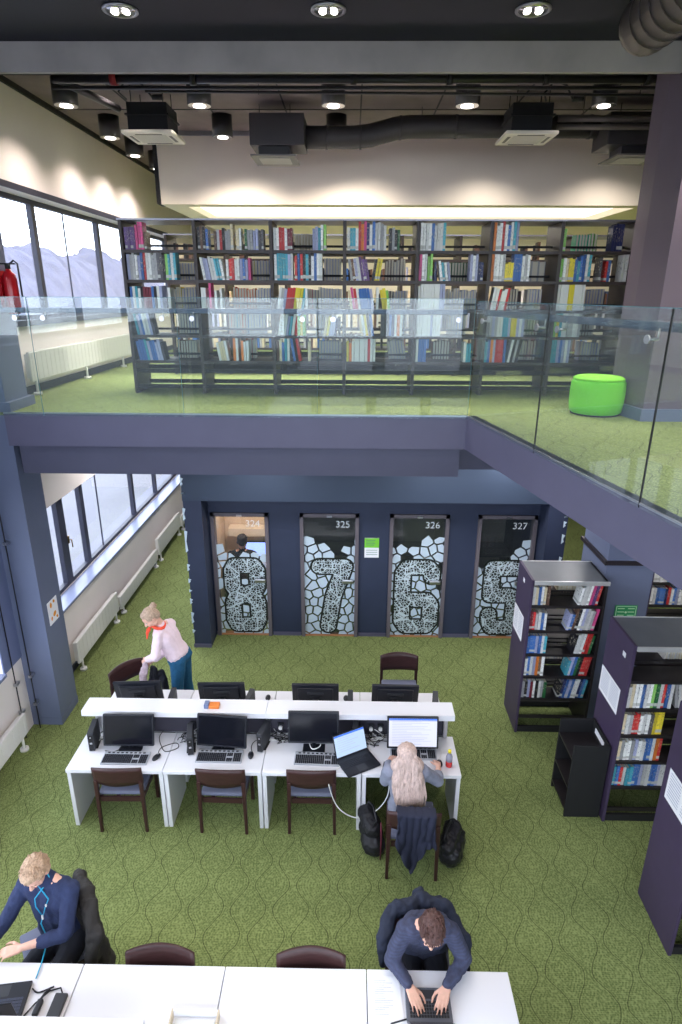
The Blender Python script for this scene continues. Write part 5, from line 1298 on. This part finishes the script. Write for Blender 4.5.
for (a, ra), (b_, rb_) in zip(tops_, tops_[1:]):
    for ox in (-.07, 0, .07): q.cap(a + V(ox * .8, 0, 0), ra * .72, b_ + V(ox * 1.25, 0, 0), rb_ * .72)
cc = V(.56, 4.6, 1)
remesh(q, 'hair', HLB, e, .006, 5, lambda v: .006 * noise.noise((v.x * 55, v.y * 30, v.z * 3)) + .004 * noise.noise((v.x * 120, v.y * 60, v.z * 4)))
q = MB(); rr = random.Random(8)
for k in range(170):
    u = rr.uniform(-1, 1); ph = rr.uniform(0, 6)
    top_ = P(u * .02, -.03 + rr.uniform(-.03, .03), .136 - abs(u) * .01); lo = rr.uniform(.70, .86) - .02
    pts = [top_, P(u * .078, -.085, .07), P(u * .106, -.115, -.02), V(.56 + u * .132, 4.545 + .03 * abs(u), 1.03), V(.565 + u * .15 + .010 * math.sin(ph), 4.47 + .04 * abs(u), .92), V(.58 + u * .15 + .016 * math.sin(ph + 1), 4.445 + .04 * abs(u), .81), V(.59 + u * .125 + .016 * math.sin(ph + 2), 4.45 + .03 * abs(u), lo)]
    out = []
    for i in range(len(pts) - 1):
        for t in (0, .5): out.append(pts[i].lerp(pts[i + 1], t))
    out.append(pts[-1])
    for _ in range(2): out = [out[0]] + [(out[i - 1] + out[i] * 2 + out[i + 1]) / 4 for i in range(1, len(out) - 1)] + [out[-1]]
    q.tube(out, .006, 5, rs=[.0035] + [.006 + .0015 * math.sin(i + ph) for i in range(1, len(out) - 1)] + [.0012])
q.build('hair_strands', HLB, e)

# --- standing woman
PINK = KNIT('pale_pink_knit', srgb(236, 214, 224), .05)
J = dict(head=(-2.335, 6.42, 1.575), fwd=(-.62, -.42, -.62), up=(-.38, -.2, .9), neck=(-2.25, 6.50, 1.43), chest=(-2.20, 6.53, 1.27), waist=(-2.14, 6.57, 1.08), pel=(-2.09, 6.60, .93),
         shL=(-2.26, 6.40, 1.35), shR=(-2.19, 6.66, 1.35), elL=(-2.30, 6.33, 1.10), elR=(-2.20, 6.62, 1.05), wrL=(-2.46, 6.45, .97), wrR=(-2.40, 6.50, .93),
         hipL=(-2.10, 6.52, .88), hipR=(-2.08, 6.69, .88), knL=(-2.13, 6.51, .49), knR=(-2.07, 6.72, .49), anL=(-2.08, 6.52, .09), anR=(-2.03, 6.74, .09), toeL=(-2.21, 6.48, .045), toeR=(-2.17, 6.70, .045))
e, P, M3, b = person('person', J, SKIN, PINK, DENIM, SHOE, 'standing woman in pale pink sweater, orange scarf and blue jeans, leaning over a chair', female=True, w=.74, forearm_bare=(.1, .05),
    hn=((0, -.6, .6), (.2, .5, .8)), hd=((-.6, .3, -.6), (-.7, -.1, -.6)), hc=(.6, .6))
hm = mat('ash_blond_hair', srgb(186, 160, 138), .55, nscale=60, namt=.25, bump=.5, bscale=220)
q = MB(); E = lambda x, y, z, a, b_, c_: q.ell(P(x, y, z), (a, b_, c_), M3, sub=3)
E(0, -.024, .047, .083, .099, .086); E(0, -.06, .0, .07, .058, .075); E(0, .03, .09, .058, .045, .032)
for sx in (-1, 1): E(sx * .06, .0, .04, .026, .05, .05)
remesh(q, 'hair', hm, e, .005, 2, lambda v: .003 * noise.noise((v.x * 40, v.y * 40, v.z * 40)))
q = MB(); q.ell(P(0, -.115, .085), (.042, .042, .036), M3); 
for k in range(14): a = k * .9; q.tube([P(.03 * math.cos(a), -.11 + .01 * math.sin(a), .085 + .03 * math.sin(a)), P(.04 * math.cos(a + .8), -.135, .085 + .038 * math.sin(a + .8)), P(.02 * math.cos(a + 1.6), -.158, .085 + .02 * math.sin(a + 1.6))], .006, 5)
q.build('hair_bun', hm, e)
MB().tube([P(.03 * math.cos(t), -.098, .08 + .03 * math.sin(t)) for t in [i * PI / 6 for i in range(13)]], .006, 6).build('hair_tie', BLACKM, e)
SC = mat('orange_red_scarf', srgb(232, 84, 58), .8)
q = MB(); nk = V(-2.285, 6.47, 1.455)
q.tube([nk + V(.085 * math.cos(t), .08 * math.sin(t), .012 * math.sin(2 * t) - .02 * math.cos(t)) for t in [i * PI / 8 for i in range(17)]], .02, 8)
q.tube([nk + V(-.065, -.07, -.01), nk + V(-.10, -.09, -.07), nk + V(-.11, -.09, -.15)], .015, 8, rs=[.018, .017, .008]); q.tube([nk + V(-.07, .0, -.01), nk + V(-.12, -.02, -.06), nk + V(-.14, -.03, -.12)], .013, 8, rs=[.018, .014, .006])
remesh(q, 'scarf', SC, e, .006, 2, wrinkle(.004, 40))
MB().tube([V(-2.385, 6.515, .96) + V(.03 * math.cos(t), .03 * math.sin(t), .012 * math.cos(t)) for t in [i * PI / 6 for i in range(13)]], .006, 6).build('bracelet', mat('dark_bracelet', srgb(70, 60, 90), .4), e)
# the things she handles
q = MB(); q.cap((-2.47, 6.44, .93), .03, (-2.50, 6.42, .80), .055, flat=((0, 1, 0), .4)); q.cap((-2.50, 6.42, .80), .055, (-2.52, 6.42, .66), .05, flat=((0, 1, 0), .4))
o = remesh(q, 'scarf', mat('grey_checked_cloth', srgb(190, 170, 180), .85, nscale=30, namt=.2), None, .008, 2, wrinkle(.012, 30)); tag(recentre(o), 'pale mauve cloth held by the standing woman over the chair', 'scarf')
q = MB(); q.cap((-2.40, 6.50, .80), .06, (-2.42, 6.50, .50), .09, flat=((.6, .8, 0), .6)); q.cap((-2.31, 6.52, .74), .05, (-2.30, 6.5, .48), .075)
o = remesh(q, 'coat', mat('black_coat_cloth', srgb(30, 32, 42), .85), None, .009, 3, wrinkle(.02, 16)); tag(recentre(o), 'black coat hanging from the hands of the standing woman', 'coat')

# --- blurred figure in study room 324
J = {k_: (v_[0], v_[1] - .42, v_[2] + .03) if k_ not in ('fwd', 'up') else v_ for k_, v_ in dict(head=(-1.80, 10.02, 1.22), fwd=(0, 1, -.15), up=(0, .1, 1), neck=(-1.80, 9.99, 1.07), chest=(-1.80, 9.97, .92), waist=(-1.80, 9.95, .72), pel=(-1.80, 9.93, .56),
         shL=(-1.98, 9.98, 1.0), shR=(-1.62, 9.98, 1.0), elL=(-2.03, 10.15, .8), elR=(-1.57, 10.15, .8), wrL=(-1.95, 10.36, .77), wrR=(-1.65, 10.36, .77),
         hipL=(-1.88, 10.0, .54), hipR=(-1.72, 10.0, .54), knL=(-1.88, 10.38, .52), knR=(-1.70, 10.38, .52), anL=(-1.88, 10.3, .09), anR=(-1.70, 10.3, .09), toeL=(-1.88, 10.44, .015), toeR=(-1.70, 10.44, .015)).items()}
e, P, M3, b = person('person', J, SKIN, KNIT('black_knit', srgb(36, 36, 44)), DTR, SHOE, 'dark-haired person in black seen through the glass of study room 324', voxb=.009)
hair_short(P, M3, e, mat('black_hair', srgb(40, 34, 38), .5), seed=2)
chair(-1.80, 9.51, 0, 'chair under the person inside study room 324') if True else None

# ================================================================= COATS, BAGS
def drape(name, cx, cy, z0, half, front, back, m, lab, rz=0, seed=0, low=(.45, .45), amp=.022, thick=.016):
    """cloth hung over a chair back: goes up the front side, over the top edge z0, and down the back side. local x across, +y towards the seat."""
    def f(u, v):
        x = (u - .5) * 2 * half * (1 + .22 * abs(v - .42)); fold = amp * (math.sin(u * 17 + seed + v * 2.5) + .6 * noise.noise((u * 5 + seed, v * 4, 2)) * 2)
        t = v * (front + back)
        if t < front: y = .045 + .02 * (1 - t / front) + abs(fold) * .6; z = z0 - (front - t)
        else:
            k = (t - front) / back; L_ = low[min(int(u * (len(low) - 1)), len(low) - 2)] * (1 - (u * (len(low) - 1)) % 1 if u < 1 else 0) + low[min(int(u * (len(low) - 1)), len(low) - 2) + 1] * ((u * (len(low) - 1)) % 1 if u < 1 else 1); y = -.055 - .05 * k - abs(fold) * (.4 + k); z = z0 - k * L_ * (1 + .16 * noise.noise((u * 3 + seed, 1, 5)))
        a = min(1, abs(t - front) / .05); z = z + .012 * (1 - a) + .006 * noise.noise((u * 8, v * 8, seed)); x += .01 * noise.noise((u * 4, v * 6, seed + 3))
        c = math.cos(rz); s = math.sin(rz)
        return (cx + x * c - y * s, cy + x * s + y * c, z)
    q = MB(); q.grid(f, 44, 40); o = q.build(name, m, recalc=False)
    so = o.modifiers.new('thickness', 'SOLIDIFY'); so.thickness = thick; so.offset = 0
    sb = o.modifiers.new('smooth', 'SUBSURF'); sb.levels = 1; sb.render_levels = 1
    return tag(o, lab, 'coat')
CO1 = mat('dark_navy_coat', srgb(34, 38, 58), .85, bump=.3, bscale=120)
CO2 = mat('dark_olive_jacket', srgb(44, 42, 42), .8, bump=.3, bscale=120)
drape('coat', .625, 4.315, .835, .165, .10, .5, CO1, 'dark navy coat hung over the back of the woman\'s chair', rz=R(-2), seed=1, low=(.26, .44, .62, .42, .30, .30))
def lumpy(name, pts, lab, m, seed, tails=()):
    q = MB()
    for (a, ra), (b_, rb_) in zip(pts, pts[1:]): q.cap(a, ra, b_, rb_)
    for a, ra, b_, rb_, fl in tails: q.cap(a, ra, b_, rb_, flat=fl)
    o = remesh(q, name, m, None, .009, 3, wrinkle(.024, 11, seed)); return tag(recentre(o), lab, 'coat')
lumpy('coat', [((.27, 3.16, .58), .045), ((.27, 3.22, .76), .05), ((.35, 3.36, .84), .055), ((.56, 3.43, .87), .055), ((.76, 3.38, .85), .055), ((.86, 3.24, .76), .05), ((.87, 3.15, .55), .045)],
      'dark blue coat spread over the typing man\'s chair back', mat('dark_blue_coat', srgb(38, 44, 62), .85, bump=.3, bscale=120), 4,
      [((.40, 3.45, .80), .05, (.38, 3.48, .45), .07, None), ((.56, 3.50, .84), .05, (.56, 3.52, .42), .07, None), ((.72, 3.47, .80), .05, (.74, 3.50, .45), .07, None)])
lumpy('coat', [((-2.13, 3.62, .83), .05), ((-2.01, 3.48, .87), .06), ((-1.89, 3.30, .86), .06), ((-1.84, 3.20, .76), .06), ((-1.86, 3.14, .55), .05)],
      'dark olive jacket draped on the chair of the man in navy', CO2, 7,
      [((-1.98, 3.38, .80), .06, (-1.96, 3.40, .45), .08, None), ((-1.86, 3.24, .76), .06, (-1.82, 3.24, .42), .075, None)])
BAG = mat('black_leather', srgb(28, 28, 34), .35, bump=.2, bscale=60)
e = empty('handbag', (1.02, 4.62, 0), 0, 'glossy black handbag on the carpet right of the woman\'s chair', 'bag')
q = MB(); q.cap((1.0, 4.52, .11), .12, (1.07, 4.72, .11), .12); q.cap((.97, 4.5, .2), .07, (1.05, 4.72, .22), .09)
for v in q.bm.verts: v.co.z = max(v.co.z, .003)
remesh(q, 'bag_body', BAG, e, .008, 3, wrinkle(.012, 16))
MB().tube([(.95, 4.5, .24), (.93, 4.5, .33), (.97, 4.58, .37), (1.02, 4.68, .35), (1.05, 4.72, .26)], .009, 8).build('handle', BAG, e)
MB().tube([(1.10, 4.62, .12), (1.14, 4.66, .13), (1.155, 4.71, .16)], .006, 6).build('zip', STEEL, e)
e = empty('shoulder_bag', (.27, 4.76, 0), 0, 'black bag standing on the carpet left of the woman\'s chair', 'bag')
q = MB(); q.cap((.27, 4.62, .11), .115, (.24, 4.84, .11), .115); q.cap((.25, 4.66, .27), .09, (.2, 4.84, .28), .09)
for v in q.bm.verts: v.co.z = max(v.co.z, .003)
remesh(q, 'bag_body', mat('black_nylon', srgb(30, 30, 36), .6), e, .008, 3, wrinkle(.014, 14, 5))
MB().tube([(.25, 4.62, .3), (.29, 4.6, .42), (.26, 4.74, .47), (.22, 4.84, .42), (.22, 4.88, .3)], .010, 8).build('strap', BAG, e)
MB().tube([(.33, 4.52, .02), (.335, 4.53, .25), (.33, 4.58, .42)], .006, 6).build('red_strap_edge', mat('wine_strap', srgb(110, 40, 60), .6), e)
# ================================================================= LIGHT
w = bpy.data.worlds.new('sky'); scene.world = w; w.use_nodes = True; nt = w.node_tree
bg = nt.nodes['Background']; bg.inputs['Color'].default_value = (.84, .90, 1.0, 1); bg.inputs['Strength'].default_value = WORLD
def lamp(kind, name, loc, power, color=(1, .87, .78), **kw):
    l = bpy.data.lights.new(name, kind); l.energy = power; l.color = color
    for k, v in kw.items(): setattr(l, k, v)
    o = bpy.data.objects.new(name, l); col.objects.link(o); o.location = loc; return o
for x, y, z in LIGHTPOS:
    near_wall = x < -3
    o = lamp('SPOT', 'downlight_lamp', (x, y, z), DL * (1.0 if not near_wall else .55), (1, .87, .78), spot_size=R(140), spot_blend=.8, shadow_soft_size=.08)
# wall washers on the bulkhead, and area lamps added to brighten the far zone
for x in (-1.6, .2, 2.0, 3.8): lamp('SPOT', 'downlight_lamp', (x, 9.9, 7.3), DL * .55, (1, .91, .84), spot_size=R(130), spot_blend=.9, shadow_soft_size=.06)
for x in (-1.5, 1.5, 4.5):
    for y in (12.0, 14.5): lamp('AREA', 'far_fill_lamp', (x, y, 6.45), DL * .12, (1, .91, .84), size=.6)
# soffit spots over the atrium: the three in the picture and unseen rows added overhead for fill
for x in (-1.82, -.2, 1.38):
    for y in (5.8, 3.9, 2.0, .1): lamp('SPOT', 'soffit_and_fill_lamp', (x, y, 7.22), SO, (1, .9, .8), spot_size=R(100), spot_blend=.6, shadow_soft_size=.1)
for x in (3.2, 4.8):
    for y in (5.7, 4.0, 2.3): lamp('SPOT', 'soffit_and_fill_lamp', (x, y, 7.22), 150, (1, .88, .78), spot_size=R(110), spot_blend=.6, shadow_soft_size=.1)  # unseen spots added to brighten the upper carpet on the right
for x in (-2.6, -.9, .8, 2.5): lamp('SPOT', 'upper_fill_lamp', (x, 7.95, 7.4), 170, (1, .88, .78), spot_size=R(95), spot_blend=.8, shadow_soft_size=.1)  # unseen spots added to brighten the front of the upper carpet
# unseen disk lamps added under the slab to light the lower floor
for x, y in ((-1.2, 7.6), (1.2, 7.6), (3.3, 8.2), (-3.2, 9.5), (-3.2, 12.5), (4.6, 10.5), (4.8, 6.0), (4.3, 12.8), (4.6, 4.2), (2.2, 7.9)):
    lamp('AREA', 'lower_fill_lamp', (x, y, 3.3), LC * (1.9 if x < -3 else 1), (1, .95, .93), size=.3, shape='DISK')
lamp('AREA', 'study_room_lamp', (-1.65, 9.4, 2.58), 22, (1, .85, .7), size=.4)
for nm, kind, n_, z, r in (('a', 0, 0, 0, 0),): pass
# daylight portals in the windows (they only guide sampling of the sky)
def portal(loc, rot, sx, sy):
    o = lamp('AREA', 'window_portal', loc, 1, (1, 1, 1), shape='RECTANGLE', size=sx, size_y=sy); o.rotation_euler = rot
    o.data.cycles.is_portal = True
portal((-4.3, 11.1, 1.75), (0, R(-90), 0), 1.5, 8.2); portal((-4.3, 11.1, 5.6), (0, R(-90), 0), 1.5, 8.1)
portal((-4.3, 1.7, 2.07), (0, R(-90), 0), 2.1, 8.8); portal((-4.3, 1.7, 5.67), (0, R(-90), 0), 2.1, 8.8)
portal((1.4, -3.3, 1.9), (R(90), 0, 0), 10, 1.75); portal((1.8, -3.3, 5.6), (R(90), 0, 0), 11, 2.6)

# ================================================================= CAMERA
cam = bpy.data.cameras.new('camera'); cam.sensor_fit = 'VERTICAL'; cam.sensor_height = 24.0; cam.lens = 617.0 / 1024 * 24.0; cam.clip_end = 400; cam.clip_start = .02
co = bpy.data.objects.new('camera', cam); col.objects.link(co)
p, y_, r_ = R(19.54), R(-.83), R(.27)
right = Vector((math.cos(y_), -math.sin(y_), 0)); fw = Vector((math.sin(y_) * math.cos(p), math.cos(y_) * math.cos(p), -math.sin(p))); up = right.cross(fw)
ri = right * math.cos(r_) + up * math.sin(r_); u2 = -right * math.sin(r_) + up * math.cos(r_)
M = Matrix((ri, u2, -fw)).transposed().to_4x4(); M.translation = Vector((0, 0, 5.2)); co.matrix_world = M
scene.camera = co
scene.view_settings.view_transform = 'Standard'; scene.view_settings.look = 'None'; scene.view_settings.gamma = 1; scene.view_settings.use_curve_mapping = False
scene.view_settings.exposure = EXPO
scene.cycles.use_denoising = True
scene.cycles.max_bounces = 8; scene.cycles.diffuse_bounces = 4; scene.cycles.glossy_bounces = 3; scene.cycles.transparent_max_bounces = 24
scene.cycles.caustics_reflective = False; scene.cycles.caustics_refractive = False; scene.cycles.sample_clamp_indirect = 6
